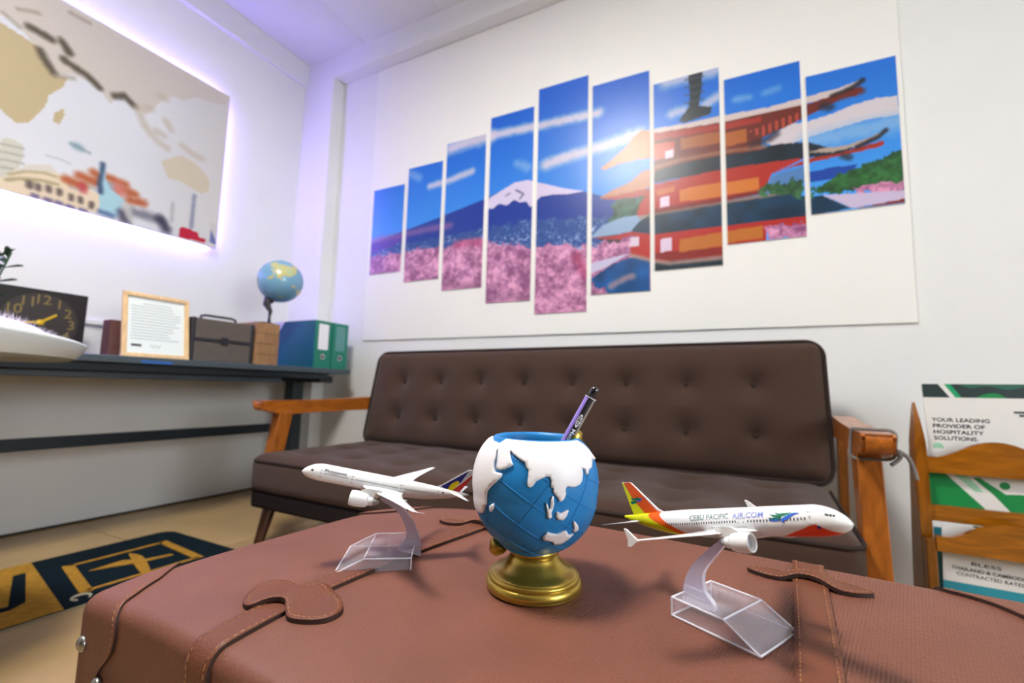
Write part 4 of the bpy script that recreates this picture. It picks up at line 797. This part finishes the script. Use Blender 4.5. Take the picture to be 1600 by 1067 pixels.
p = tsurf(.03, .352, .0024); mkobj('rivet', *lathe([(0, .004), (.005, .003), (.0075, .0005), (.008, -.001)], p, 20), RIV, tk, smooth=True)

# ------------------------------------------------------------------ globe pen holder
GX, GY = -.1624, .372
u_, v_ = (GX-TAX)*_tc-(GY-TAY)*_ts, (GX-TAX)*_ts+(GY-TAY)*_tc
GZ0 = tz(u_, v_)-.0006; PC = Vector((-.1622, .3721, HC-.0879)); PR = .0524; ZCUT = .0455
ph = thing('pen_holder', 'blue globe pen holder with white continents on gold foot', 'pen holder', (GX, GY, GZ0))
GOLDM = mat('brushed gold paint', (186, 158, 70), .3, metal=.85, noise=.06, nscale=60); BLUEM = mat('matte blue resin', (30, 122, 186), .42, spec=.4); WHITEM = mat('white resin', (232, 230, 232), .38, spec=.4); BLUED = mat('blue resin inside', (20, 104, 176), .5)
pf = cat([(0, .0005), (.036, .0005), (.0395, .0018), (.0407, .0042), (.0400, .0070), (.0386, .0084), (.0376, .0087), (.0384, .0096), (.0386, .0108), (.0376, .0122), (.0366, .0125), (.0368, .0130), (.0350, .0142), (.0300, .0163), (.0255, .0198), (.0222, .0230), (.0202, .0262), (.0192, .0272), (.0208, .0286), (.0212, .0304), (.0204, .0322), (.0184, .0330), (.0188, .0338), (.0184, .0352), (.0, .0352)], 3)
mkobj('foot', *lathe([(max(0, q[0]), q[1]) for q in pf], (GX, GY, GZ0), 72), GOLDM, ph, smooth=True)
def flare(z):      # the cup opens wider than a true ball towards its rim
    t = min(1, max(0, z/ZCUT)); return .0085*t+.0035*t**3
rim = math.sqrt(PR**2-ZCUT**2)+flare(ZCUT)
prof = [(PR*math.sin(a)+flare(-PR*math.cos(a)), -PR*math.cos(a)*(.945 if a < math.pi/2 else 1)) for a in np.linspace(.02, math.pi-math.acos(ZCUT/PR), 70)]
prof += [(rim-.0004, ZCUT+.0012), (rim-.002, ZCUT+.002), (rim-.004, ZCUT+.0016), (rim-.0055, ZCUT-.001), (rim-.006, ZCUT-.006), (rim-.0035, .02), (rim-.002, 0), (rim-.006, -.03), (0, -.034)]
glb = mkobj('globe_cup', *lathe(prof, PC, 96), BLUEM, ph, smooth=True)
mkobj('skirt', *lathe([(.0235, -.0395), (.0268, -.0425), (.0235, -.0462), (.016, -.0478), (.012, -.047)], PC, 40, Matrix.Rotation(math.radians(9), 4, 'Y')), BLUEM, ph, smooth=True)
fw, exv, eyv = (Vector(q) for q in GLOBE_FRAME)
def gdir(a, b, fw=fw, exv=exv, eyv=eyv):
    rho = math.hypot(a, b); k = math.sin(rho)/rho if rho > 1e-6 else 1
    return fw*math.cos(rho)+exv*(a*k)+eyv*(b*k)
def gpt(d, R):
    p = d*R; h = Vector((p.x, p.y, 0)); hl = max(h.length, 1e-6)
    if p.z < 0: p.z *= .945
    if p.z > ZCUT:
        k = min(1, (p.z-ZCUT)/.005); r2 = rim+(R-PR)-.0042*k; return PC+h/hl*r2+Vector((0, 0, ZCUT+(R-PR)*.9+.0012*k))
    return PC+p+h/hl*flare(p.z)
def land(poly, frame=(fw, exv, eyv), th=.0016):
    poly = [tuple(q) for q in poly]; xs, ys = [q[0] for q in poly], [q[1] for q in poly]; g = .05
    gx, gy = np.meshgrid(np.arange(min(xs), max(xs), g), np.arange(min(ys), max(ys), g)); gx, gy = gx.ravel(), gy.ravel(); k = inpoly(gx, gy, poly)
    pts = [(a, b) for a, b in zip(gx[k], gy[k]) if min(math.hypot(a-p[0], b-p[1]) for p in poly) > g*.4]
    n = len(poly); r_ = geometry.delaunay_2d_cdt([Vector(q) for q in poly+pts], [(i, (i+1) % n) for i in range(n)], [list(range(n))], 1, 1e-7)
    v2, F = r_[0], [list(q) for q in r_[2]]
    V = [gpt(gdir(q.x, q.y, *frame), PR+th) for q in v2]
    for q in F:
        a, b, c = (v2[i] for i in q[:3])
        if (b-a).cross(c-a) < 0: q.reverse()
    cnt = {(a, b) for q in F for a, b in zip(q, q[1:]+q[:1])}; low = {}
    for (a, b) in [e for e in cnt if (e[1], e[0]) not in cnt]:
        for i in (a, b):
            if i not in low: low[i] = len(V); V.append(gpt(gdir(v2[i].x, v2[i].y, *frame), PR-.0008))
        F.append([b, a, low[a], low[b]])
    o = mkobj('continent', V, F, WHITEM, ph)
    o.data.polygons.foreach_set('use_smooth', [len(p.vertices) == 3 for p in o.data.polygons]); return o
for L in LAND: land(L)
land([(-.9, .75), (-.5, .95), (0, .9), (.3, .7), (.15, .45), (.3, .2), (.1, .1), (-.05, -.1), (.2, -.25), (.25, -.5), (.0, -.95), (-.12, -.9), (-.1, -.4), (-.3, -.05), (-.5, .3)], (-fw, -exv, eyv))
GA = Vector((.062, .027, .1)).normalized(); E0 = (fw-GA*fw.dot(GA)).normalized(); E1 = GA.cross(E0)
gl_ = []
def gline(P):
    run = []
    for d in P:
        if (d*PR).z < ZCUT-.001: run.append(gpt(d, PR+.00005))
        else:
            if len(run) > 2: gl_.append(tube(run, .00042, 6))
            run = []
    if len(run) > 2: gl_.append(tube(run, .00042, 6))
for lat in (-45, -22.5, 0, 22.5, 45):
    la = math.radians(lat); gline([GA*math.sin(la)+(E0*math.cos(a)+E1*math.sin(a))*math.cos(la) for a in np.linspace(0, 2*math.pi, 97)])
for k in range(10):
    lo_ = math.radians(5+36*k); gline([GA*math.sin(a)+(E0*math.cos(lo_)+E1*math.sin(lo_))*math.cos(a) for a in np.linspace(-1.4, 1.4, 60)])
mkobj('graticule', *join(*gl_), BLUEM, ph, smooth=True)
for s, dd in ((1, .0005), (-1, -.001)):
    kp = [(.003, -.004), (.0035, .0), (.0075, .0015), (.0082, .0035), (.0078, .006), (.006, .009), (.0045, .0115), (.002, .0122), (0, .0123)]
    mkobj('axis_knob', *lathe(kp, PC+GA*s*(PR+dd), 28, look(GA*s)), GOLDM, ph, smooth=True)

# pen standing in the holder
pd = Vector((.0243, .0068, .0474)).normalized(); PT = PC+Vector((.0491, .0143, .0911))
pen = thing('ballpoint_pen', 'clear ballpoint pen with painted violet reflection and black top in the holder', 'pen', tuple(PT-pd*.133))
VIO_REFL = mat('violet barrel reflection', (140, 116, 196), .25, coat=.5); PDK = mat('dark refill', (34, 31, 38), .3, coat=.5); PCL = mat('clear grey barrel', (136, 130, 126), .2, coat=.5); PBK = mat('black push top', (20, 22, 28), .15, coat=.6); PWH = mat('white pen print', (236, 234, 238), .4)
tocam = (-PC-Vector((0, 0, -HC))).normalized(); pa = (tocam-pd*tocam.dot(pd)).normalized(); pb = pd.cross(pa)   # pb points to image right/left
if pb.dot(_r2) < 0: pb = -pb
PRD = .0048
def pcyl(s, an, r=PRD): return PT-pd*s+(pa*math.cos(an)+pb*math.sin(an))*r
nA = 36; V, F, fm = [], [], []
ss = [.0105, .011, .06, .12, .126]
for s in ss:
    rr_ = PRD*(.97 if s in (.0105, .126) else 1)
    for k in range(nA): V.append(pcyl(s, 2*math.pi*k/nA, rr_))
for i in range(len(ss)-1):
    for k in range(nA):
        F.append([i*nA+k, i*nA+(k+1) % nA, (i+1)*nA+(k+1) % nA, (i+1)*nA+k]); d = (math.degrees(2*math.pi*(k+.5)/nA)+180) % 360-180
        fm.append(0 if -100 < d < -20 else (1 if -20 <= d < 38 else 2))  # violet faces paint a purple reflection onto the clear barrel
F.append(list(range(nA))); fm.append(2)
mkobj('barrel', V, F, [VIO_REFL, PDK, PCL], pen, smooth=True, fm=fm)
mkobj('push_button', *lathe([(.0037, -.014), (.0037, -.004), (.0034, -.0016), (.002, -.0004), (0, 0)], PT, 24, look(pd)), PBK, pen, smooth=True)
mkobj('tip', *lathe([(.0046, 0), (.003, -.006), (.0008, -.0075)], PT-pd*.1255, 20, look(pd)), PCL, pen, smooth=True)
mkobj('collar', *tube([pcyl(.0104, a, PRD+.0001) for a in np.linspace(0, 2*math.pi, 30)], .0003, 6, False), PWH, pen)
ov = []
for k in range(24):
    a = 2*math.pi*k/24; ov.append(pcyl(.0325+.0062*math.cos(a), .16+.42*math.sin(a), PRD+.0002))
ov.append(pcyl(.0325, .16, PRD+.0003)); mkobj('logo_oval', ov, [[k, (k+1) % 24, 24] for k in range(24)], PWH, pen)
def pen_text(body, s0, size, width, m, mid=.16):
    v, f = text_mesh(body, 1.0, .015); w = max(q[0] for q in v)
    return mkobj('lettering', [pcyl(s0+q[0]/w*width, mid+(q[1]-.35)*size/PRD, PRD+.0005) for q in v], f, m, pen)
pen_text('HBW', .0280, .0042, .009, INK); pen_text('Matrix', .0405, .0042, .0165, PWH); pen_text('0.5', .0605, .003, .005, PWH)

# ------------------------------------------------------------------ model aircraft
ACW = mat('gloss white enamel', (232, 232, 232), .22, coat=.4); ACG = mat('light grey enamel', (176, 178, 180), .35); ACD = mat('dark window', (34, 36, 44), .3); ACB = mat('navy blue enamel', (26, 36, 132), .3); ACR = mat('red enamel', (206, 24, 30), .3); ACY = mat('yellow enamel', (240, 214, 20), .3); ACO = mat('orange enamel', (240, 96, 20), .3); ACRO = mat('red orange enamel', (226, 62, 22), .3); ACE = mat('green enamel', (12, 118, 82), .3); ACSB = mat('sky blue enamel', (44, 100, 208), .3); ACT = mat('grey green lettering', (96, 134, 126), .4); ACL = mat('blue lettering', (116, 132, 200), .4); ACLINE = mat('grey line', (110, 114, 122), .4); YELO = mat('lemon enamel', (228, 226, 20), .3)
ARMM = mat('frosted plastic arm', (226, 222, 240), .3, trans=.55, ior=1.3); ACRY = mat('clear acrylic', (240, 238, 252), .04, alpha=.15, spec=.8, coat=.5); ACR_HILITE = mat('acrylic edge highlight', (244, 243, 252), .08, alpha=.72, spec=.8)
class Plane:
    def __init__(s, name, label, C, hd, pitch, L, R, grp, bank=0.0):
        s.C = Vector(C); a = math.radians(hd); b = math.radians(pitch); s.L = L; s.R = R
        s.H = Vector((math.cos(a), math.sin(a), 0)); s.h = Vector((s.H.x*math.cos(b), s.H.y*math.cos(b), math.sin(b))); s.left = Vector((-s.H.y, s.H.x, 0)); s.up = s.h.cross(s.left); k_ = math.radians(bank); s.left, s.up = s.left*math.cos(k_)-s.up*math.sin(k_), s.up*math.cos(k_)+s.left*math.sin(k_)
        s.t = thing(name, label, 'model airplane', C, grp)
    def prof(s, x):           # x in units of L, nose +.5 ; returns radius, centre height
        t = .5-x; R = s.R
        if t < .125: q = t/.125; r = R*max(0.02, (1-(1-q)**2.0))**.62; zc = -.28*R*(1-q)**2
        elif t > .64: q = (t-.64)/.36; r = R*(1-.90*q**1.55); zc = R*.62*q**1.7
        else: r, zc = R, 0
        return r, zc
    def P(s, x, y, z): return s.C+s.h*(x*s.L)+s.left*(y*s.L)+s.up*(z*s.L)
    def skin(s, x, phi, side, off=.00012):
        r, zc = s.prof(x); r += off; p = math.radians(phi)
        return s.C+s.h*(x*s.L)+s.left*(side*r*math.cos(p))+s.up*(zc+r*math.sin(p))
    def body(s, mats, fn, nx=260, na=72):
        V, F, fm = [], [], []
        xs = [.5-(.125*(k/40)**1.8) for k in range(40)]+list(np.linspace(.375, -.5, nx-40))
        for x in xs:
            for k in range(na):
                a = 360*k/na; V.append(s.skin(x, a, 1, 0))
        for i in range(len(xs)-1):
            for k in range(na):
                F.append([i*na+k, (i+1)*na+k, (i+1)*na+(k+1) % na, i*na+(k+1) % na]); a = 360*(k+.5)/na; fm.append(fn((xs[i]+xs[i+1])/2, math.sin(math.radians(a)), math.cos(math.radians(a))))
        F.append(list(range(na))); fm.append(fn(.5, 0, 1)); F.append([(len(xs)-1)*na+k for k in range(na)][::-1]); fm.append(fn(-.5, 0, 1))
        return mkobj('fuselage', V, F, mats, s.t, smooth=True, fm=fm)
    def loft(s, name, secs, m, n=14, parent=None):
        """secs: (y, x_lead, x_trail, z, thickness) all in L"""
        V, F = [], []
        for y, xl, xt, z, th in secs:
            for k in range(n):
                a = 2*math.pi*k/n; c = .5+.5*math.cos(a); x = xt+(xl-xt)*c; zz = z+th*math.sin(a)*(.45+.55*c**.5)*.5; V.append(s.P(x, y, zz))
        for i in range(len(secs)-1):
            for k in range(n): F.append([i*n+k, i*n+(k+1) % n, (i+1)*n+(k+1) % n, (i+1)*n+k])
        F.append(list(range(n))); F.append([(len(secs)-1)*n+k for k in range(n)])
        return mkobj(name, V, F, m, parent or s.t, smooth=True)
    def slab(s, name, poly, m, half, parent=None):    # vertical plate (x,z) of half thickness, bevel-free
        return mkobj(name, *prism(poly, s.C, s.h*s.L, s.up*s.L, s.left*s.L, -half, half), m, parent or s.t)
    def finprint(s, poly, m, half, parent):
        for sd in (-1, 1): mkobj('fin_marking', *prism(poly, s.C+s.left*(sd*half*s.L), s.h*s.L, s.up*s.L, s.left*s.L, -.0003, .0003), m, parent)
    def engine(s, x0, x1, y, z, r, parent=None):
        M_ = Matrix((( s.left.x, s.up.x, s.h.x, 0), (s.left.y, s.up.y, s.h.y, 0), (s.left.z, s.up.z, s.h.z, 0), (0, 0, 0, 1)))
        L = (x1-x0)*s.L; R = r*s.L
        pr = cat([(.25*R, -.02*L), (.55*R, .02*L), (.62*R, .2*L), (.86*R, .3*L), (.97*R, .55*L), (1.0*R, .8*L), (.95*R, .95*L), (.9*R, 1.0*L), (.82*R, .985*L), (.74*R, .9*L), (.7*R, .78*L)], 4)
        e = mkobj('engine', *lathe([(q[0], q[1]) for q in pr], s.P(x0, y, z), 32, M_), ACW, s.t, smooth=True)
        mkobj('fan', *lathe([(.72*R, .8*L), (.2*R, .8*L), (0, .9*L)], s.P(x0, y, z), 24, M_), ACG, e)
        mkobj('nozzle', *lathe([(.53*R, .03*L), (.4*R, -.1*L), (.2*R, -.25*L), (0, -.25*L)], s.P(x0, y, z), 20, M_), ACG, e)
        o = s.C
        mkobj('pylon', *prism([(x0-.02, z+r*.5), (x0+(x1-x0)*.75, z+r*.8), (x0+(x1-x0)*.35, z+r*1.5), (x0-.04, z+r*1.6)], s.P(0, y, 0), s.h*s.L, s.up*s.L, s.left*s.L, -.006, .006), ACW, e)
        return e
    def decal(s, name, polys, m, side, off=.00018, parent=None):
        """polys: lists of (x, phi)"""
        V, F = [], []
        for pl in polys:
            n = len(V); V += [s.skin(x, p, side, off) for x, p in pl]; F.append(list(range(n, n+len(pl))))
        return mkobj(name, V, F, m, parent or s.t)
    def text(s, body, x0, x1, phi, hphi, m, side, bold=.0, parent=None, slope=0.0):
        v, f = text_mesh(body, 1.0, bold); w = max(q[0] for q in v)
        return mkobj('lettering', [s.skin(x0+(x1-x0)*q[0]/w, phi+slope*q[0]/w+q[1]*hphi, side, .00022) for q in v], f, m, parent or s.t)
    def windows(s, segs, side, n_per, hx, hp, parent=None):
        P = []
        for (x0, p0), (x1, p1), n in segs:
            for k in range(n):
                t = k/(n-1); x, p = x0+(x1-x0)*t, p0+(p1-p0)*t; P.append([(x-hx, p-hp), (x+hx, p-hp), (x+hx, p+hp), (x-hx, p+hp)])
        return tag(s.decal('cabin_windows', P, ACD, side, .0002, parent), kind='stuff')
    def door(s, x, phi, wx, hp, side, parent=None, m=None):
        w = wx*.16; P = [[(x-wx, phi-hp), (x-wx+w, phi-hp), (x-wx+w, phi+hp), (x-wx, phi+hp)], [(x+wx-w, phi-hp), (x+wx, phi-hp), (x+wx, phi+hp), (x+wx-w, phi+hp)], [(x-wx, phi-hp), (x+wx, phi-hp), (x+wx, phi-hp*.84), (x-wx, phi-hp*.84)], [(x-wx, phi+hp*.84), (x+wx, phi+hp*.84), (x+wx, phi+hp), (x-wx, phi+hp)], [(x-wx*.35, phi-hp*.1), (x+wx*.35, phi-hp*.1), (x+wx*.35, phi+hp*.3), (x-wx*.35, phi+hp*.3)]]
        return s.decal('door', P, m or ACLINE, side, .0002, parent)
    def stand(s, label, arm, h0, h1, l0, l1, knee, H=.0125):
        cc = s.C+s.H*((h0+h1)/2)+s.left*((l0+l1)/2); u = (cc.x-TAX)*_tc-(cc.y-TAY)*_ts; v = (cc.x-TAX)*_ts+(cc.y-TAY)*_tc; z0 = tz(u, v)+.0004
        t = thing('display_stand', label, 'stand', (cc.x, cc.y, z0), 'acrylic stands under the model airplanes')
        o = Vector((s.C.x, s.C.y, z0)); th = .0018
        def loop(pf, a, b): return [o+s.H*p+s.left*l+Vector((0, 0, z)) for l in (a, b) for p, z in pf]
        po = [(h0, 0), (h0, H), (knee, H), (h1, 0)]; pi_ = [(h0+th, 0), (h0+th, H-th), (knee-.4*th, H-th), (h1-2.4*th, 0)]
        V = loop(po, l0, l1)+loop(pi_, l0+th, l1-th); F = []
        for b, rv in ((0, False), (8, True)):
            q = [[b+0, b+1, b+2, b+3], [b+7, b+6, b+5, b+4], [b+0, b+4, b+5, b+1], [b+1, b+5, b+6, b+2], [b+2, b+6, b+7, b+3]]
            F += [x[::-1] if rv else x for x in q]
        F += [[0, 3, 11, 8], [3, 7, 15, 11], [7, 4, 12, 15], [4, 0, 8, 12]]
        bm = bmesh.new(); vs_ = [bm.verts.new(p) for p in V]
        for q in F: bm.faces.new([vs_[i] for i in q])
        bmesh.ops.recalc_face_normals(bm, faces=bm.faces); bmesh.ops.bevel(bm, geom=bm.edges[:], offset=.0003, segments=1, affect='EDGES')
        mkobj('base', *bmout(bm), ACRY, t)
        for i0, i1 in ((0, 1), (1, 2), (2, 3), (3, 0), (4, 5), (5, 6), (6, 7), (7, 4), (0, 4), (1, 5), (2, 6), (3, 7)):
            mkobj('edge', *tube([V[i0], V[i1]], .0007, 6), ACR_HILITE, t)  # whitish tubes paint the bright highlights along the clear acrylic edges
        pl = [tuple(q) for q in cat(arm[:7], 6)]+[tuple(q) for q in cat(arm[7:], 6)] if len(arm) > 8 else arm
        vv, ff = prism(pl, s.C, s.H, Vector((0, 0, 1)), s.left, -.0022, .0022); mkobj('arm', vv, ff, ARMM, t)
        bx = [p for p in arm if p[1] < -.05]; xa, xb = min(p[0] for p in bx), max(p[0] for p in bx); zt = z0+H-s.C.z
        for sd in (-1, 1):
            vv, ff = prism([(xa+.002, zt+.0002), (xb-.002, zt+.0002), (xb-.002, zt+.006), (xa+.002, zt+.006)], s.C+s.left*(sd*.0036), s.H, Vector((0, 0, 1)), s.left, -.0012, .0012); mkobj('socket', vv, ff, ACRY, t)
        return t

# --- left model: white with blue, red and yellow tail
A = Plane('model_airplane', 'white model airplane with blue and red sunburst tail', (-.3188, .3602, .5570), -145.96, 10.7, .164, .0083, 'model airplanes on the trunk', 2.2)
fA = A.body([ACW], lambda x, s, c: 0)
for sd, nm in ((1, 'wing'), (-1, 'wing')):
    A.loft(nm, [(sd*.02, .15, -.13, -.022, .03), (sd*.08, .115, -.115, -.02, .022), (sd*.17, .03, -.125, -.013, .014), (sd*.32, -.075, -.168, .006, .009), (sd*.45, -.165, -.215, .02, .006), (sd*.505, -.205, -.24, .028, .005), (sd*.535, -.24, -.265, .040, .003)], ACW)
    A.loft('flap_fairing', [(sd*.155, -.02, -.15, -.024, .012), (sd*.165, -.02, -.15, -.024, .012)], ACW)
    A.loft('tailplane', [(sd*.01, -.375, -.455, .028, .012), (sd*.09, -.43, -.475, .034, .007), (sd*.165, -.475, -.50, .04, .004)], ACW)
    A.engine(.035, .165, sd*.165, -.062, .044)
A.loft('belly_fairing', [(-.035, .14, -.17, -.036, .035), (0, .17, -.2, -.040, .036), (.035, .14, -.17, -.036, .035)], ACW)
fin = A.slab('tail_fin', [(-.295, .045), (-.317, .052), (-.469, .179), (-.504, .185), (-.512, .166), (-.44, .03)], ACW, .004)
fh = .0043
A.finprint([(-.325, .052), (-.472, .174), (-.436, .091), (-.371, .037)], ACB, fh, fin)
A.finprint([(-.391, .034), (-.511, .166), (-.505, .147), (-.439, .033)], ACR, fh, fin)
sun = [(-.368, .042), (-.377, .050), (-.372, .060), (-.384, .060), (-.381, .076), (-.392, .069), (-.390, .087), (-.401, .078), (-.403, .096), (-.411, .086), (-.414, .103), (-.419, .091), (-.427, .100), (-.431, .090), (-.411, .057), (-.391, .034), (-.374, .036)]
# fan of rays drawn as separate triangles round one core
A.finprint([q for k, q in enumerate(sun) if k % 2 == 0 or k > 12], ACY, fh+.0003, fin)
for k in range(1, 13, 2):
    p0, p1, p2 = sun[k-1], sun[k+1], sun[k]; A.finprint([p0, sun[k] if k % 2 == 0 else sun[k], p1], ACY, fh+.0003, fin)
for sd in (1, -1):
    A.windows([((.36, 10), (.222, 8.5), 22), ((.175, 8.5), (-.072, 6.5), 38), ((-.112, 8), (-.297, 13), 27)], sd, 0, .0012, 4.2)
    for x, p in ((.380, 7), (.197, 4), (-.092, 7), (-.312, 12)): A.door(x, p, .0075, 23, sd, m=ACLINE)
    A.decal('cockpit_window', [[(.443, 18), (.437, 16), (.431, 27), (.437, 34)], [(.436, 16), (.429, 14), (.424, 26), (.430, 28)]], ACD, sd)
    A.decal('flag', [[(-.338, 12), (-.352, 12), (-.352, 26), (-.338, 26)]], ACB, sd); A.decal('flag', [[(-.338, 12), (-.352, 12), (-.352, 18), (-.338, 18)]], ACR, sd, .00024)
    xs_ = (.364, .234) if sd == 1 else (.234, .364)
    A.text('Philippines', xs_[0], xs_[1], 20, 31, INK, sd, .012)
    xs_ = (.262, .245) if sd == 1 else (.245, .262)
    A.text('A350', xs_[0], xs_[1], -30, 11, ACR, sd); xs_ = (-.262, -.288) if sd == 1 else (-.288, -.262); A.text('RP-C3501', xs_[0], xs_[1], -6, 9, INKD, sd)
armL = [(.0060, -.0065), (.0042, -.0141), (-.0097, -.0232), (-.0175, -.033), (-.0217, -.0439), (-.0208, -.0511), (-.0141, -.0623), (-.0369, -.0681), (-.0357, -.0549), (-.0321, -.044), (-.0261, -.033), (-.0195, -.0245), (-.0131, -.0184), (-.0050, -.009)]
A.stand('clear acrylic stand under the sunburst tail airplane', armL, -.0300, .0380, -.034, .031, .0125)

# --- right model: white with orange and yellow tail
B = Plane('model_airplane', 'white model airplane with orange and yellow tail', (-.0191, .3771, .5618), -27.04, 14.46, .173, .0095, 'model airplanes on the trunk')
def colB(x, s, c):
    # boundaries sweep forward towards the belly
    d = x-(-.265+.155*max(0, min(1, (.75-s)/1.6))**1.3)
    if d < 0:
        return 2 if x < -.335+.19*max(0, min(1, (.75-s)/1.7))**1.4 else 1
    if s < 0:
        top = -.05-(x-.405)*14.0 if x > .405 else -.05-(.405-x)*6.5
        if s < top and x > .27 and x < .47: return 3
    return 0
fB = B.body([ACW, ACO, YELO, ACRO], colB, 320, 96)
for sd in (1, -1):
    B.loft('wing', [(sd*.02, .21, -.04, -.03, .03), (sd*.08, .175, -.035, -.026, .022), (sd*.17, .115, -.03, -.019, .014), (sd*.3, .035, -.045, -.010, .009), (sd*.43, -.045, -.09, -.002, .006), (sd*.455, -.06, -.095, -.0005, .005)], ACW)
    B.slab if False else None
    wp = [(-.05, -.001), (-.098, .040), (-.108, .042), (-.098, .003), (-.104, -.020), (-.090, -.022), (-.06, -.004)]
    mkobj('wingtip_fence', *prism(wp, B.P(0, sd*.456, 0), B.h*B.L, B.up*B.L, B.left*B.L, -.0035, .0035), ACW, B.t)
    B.loft('tailplane', [(sd*.01, -.38, -.455, .012, .012), (sd*.08, -.425, -.475, .015, .008), (sd*.17, -.485, -.515, .019, .005)], ACW)
    B.engine(.122, .222, sd*.165, -.050, .036)
B.loft('belly_fairing', [(-.04, .2, -.1, -.042, .04), (0, .225, -.13, -.047, .042), (.04, .2, -.1, -.042, .04)], ACW)
fin = B.slab('tail_fin', [(-.262, .05), (-.29, .065), (-.415, .188), (-.428, .1965), (-.478, .201), (-.455, .12), (-.436, .036)], ACW, .0042)
B.finprint([(-.276, .048), (-.294, .056), (-.416, .189), (-.427, .196), (-.466, .1965), (-.429, .123), (-.402, .087), (-.362, .043)], ACO, .0045, fin)
B.finprint([(-.468, .197), (-.4765, .1975), (-.437, .038), (-.363, .043), (-.402, .087), (-.430, .123)], YELO, .0045, fin)
def bird(x0, z0, s, fn, parent, b=1):
    """feathered bird emblem; local units: 0..1 wide, beak to the right"""
    g = [[(0, .9), (.12, .78), (.3, .74), (.5, .78), (.34, .6), (.16, .62)], [(.2, 1.0), (.34, .88), (.6, .92), (.78, .98), (.62, .74), (.44, .70), (.28, .8)], [(-.02, .58), (.12, .52), (.34, .56), (.44, .66), (.4, .46), (.22, .38), (.08, .42)]]
    bl = [[(-.02, .38), (.1, .28), (.28, .26), (.4, .40), (.2, .40)], [(.38, .36), (.52, .56), (.66, .78), (.84, .92), (1.02, .88), (.86, .78), (.72, .58), (.58, .34), (.46, .28)], [(.40, .30), (.52, .30), (.44, .06)]]
    lb = [[(.36, .44), (.5, .62), (.64, .84), (.76, .9), (.62, .7), (.46, .46)]]
    for P, m in ((g, ACE), (bl, ACSB), (lb, mat('pale blue enamel', (150, 200, 235), .3))): fn([[(x0+q[0]*s[0], z0+q[1]*s[1]) for q in pl] for pl in P], m)
for sd in (1, -1):
    for pl_, m_ in (([(-.440, .122), (-.421, .118), (-.388, .121), (-.378, .112), (-.405, .107), (-.430, .110)], ACE), ([(-.444, .105), (-.425, .106), (-.405, .104), (-.404, .097), (-.438, .090)], ACE), ([(-.404, .098), (-.392, .112), (-.362, .117), (-.380, .104)], ACSB)):
        mkobj('tail_emblem', *prism(pl_, B.C+B.left*(sd*.0049*B.L), B.h*B.L, B.up*B.L, B.left*B.L, -.0003, .0003), m_, fin)
    B.windows([((-.225, -1), (.113, 8), 30), ((.165, 9), (.375, 14.5), 18)], sd, 0, .0022, 4.5)
    for x, p in ((.124, 3), (.146, 4)): B.door(x, p, .008, 17, sd, m=ACG)
    B.door(.391, 17, .010, 24, sd, m=ACG)
    B.decal('cockpit_window', [[(.447, 32), (.438, 31), (.436, 41), (.446, 43)], [(.456, 34), (.449, 32), (.448, 43), (.455, 45)], [(.464, 36), (.458, 35), (.457, 46), (.463, 48)]], ACD, sd)
    bird(.247, -4, (.112, 44), lambda P, m, sd=sd: B.decal('bird_emblem', P, m, sd, .0003), None)
    B.decal('nose_emblem', [[(.404, -22), (.416, -22), (.418, -12), (.408, -10)]], ACB, sd)
    if sd == -1:
        B.text('CEBU PACIFIC', -.096, .085, 15, 33, ACT, sd, .004, slope=5); B.text('AIR.COM', .102, .226, 20, 33, ACL, sd, .004, slope=3)
    else:
        B.text('CEBU PACIFIC', .226, .085-.04, 20, 20, ACT, sd, .0); B.text('AIR.COM', .03, -.09, 17, 20, ACL, sd, .0)
armR = [(.0045, -.006), (.002, -.0121), (-.0079, -.0222), (-.0183, -.0343), (-.0246, -.0454), (-.0274, -.057), (-.0279, -.0663), (-.0023, -.0625), (-.003, -.0585), (-.0085, -.0533), (-.0109, -.0483), (-.0113, -.0425), (-.0082, -.0341), (.0105, -.0085)]
B.stand('clear acrylic stand under the orange tail airplane', armR, -.0262, .0375, -.0185, .0342, .0135)
for o in bpy.data.objects:
    if '_loc' in o: del o['_loc']
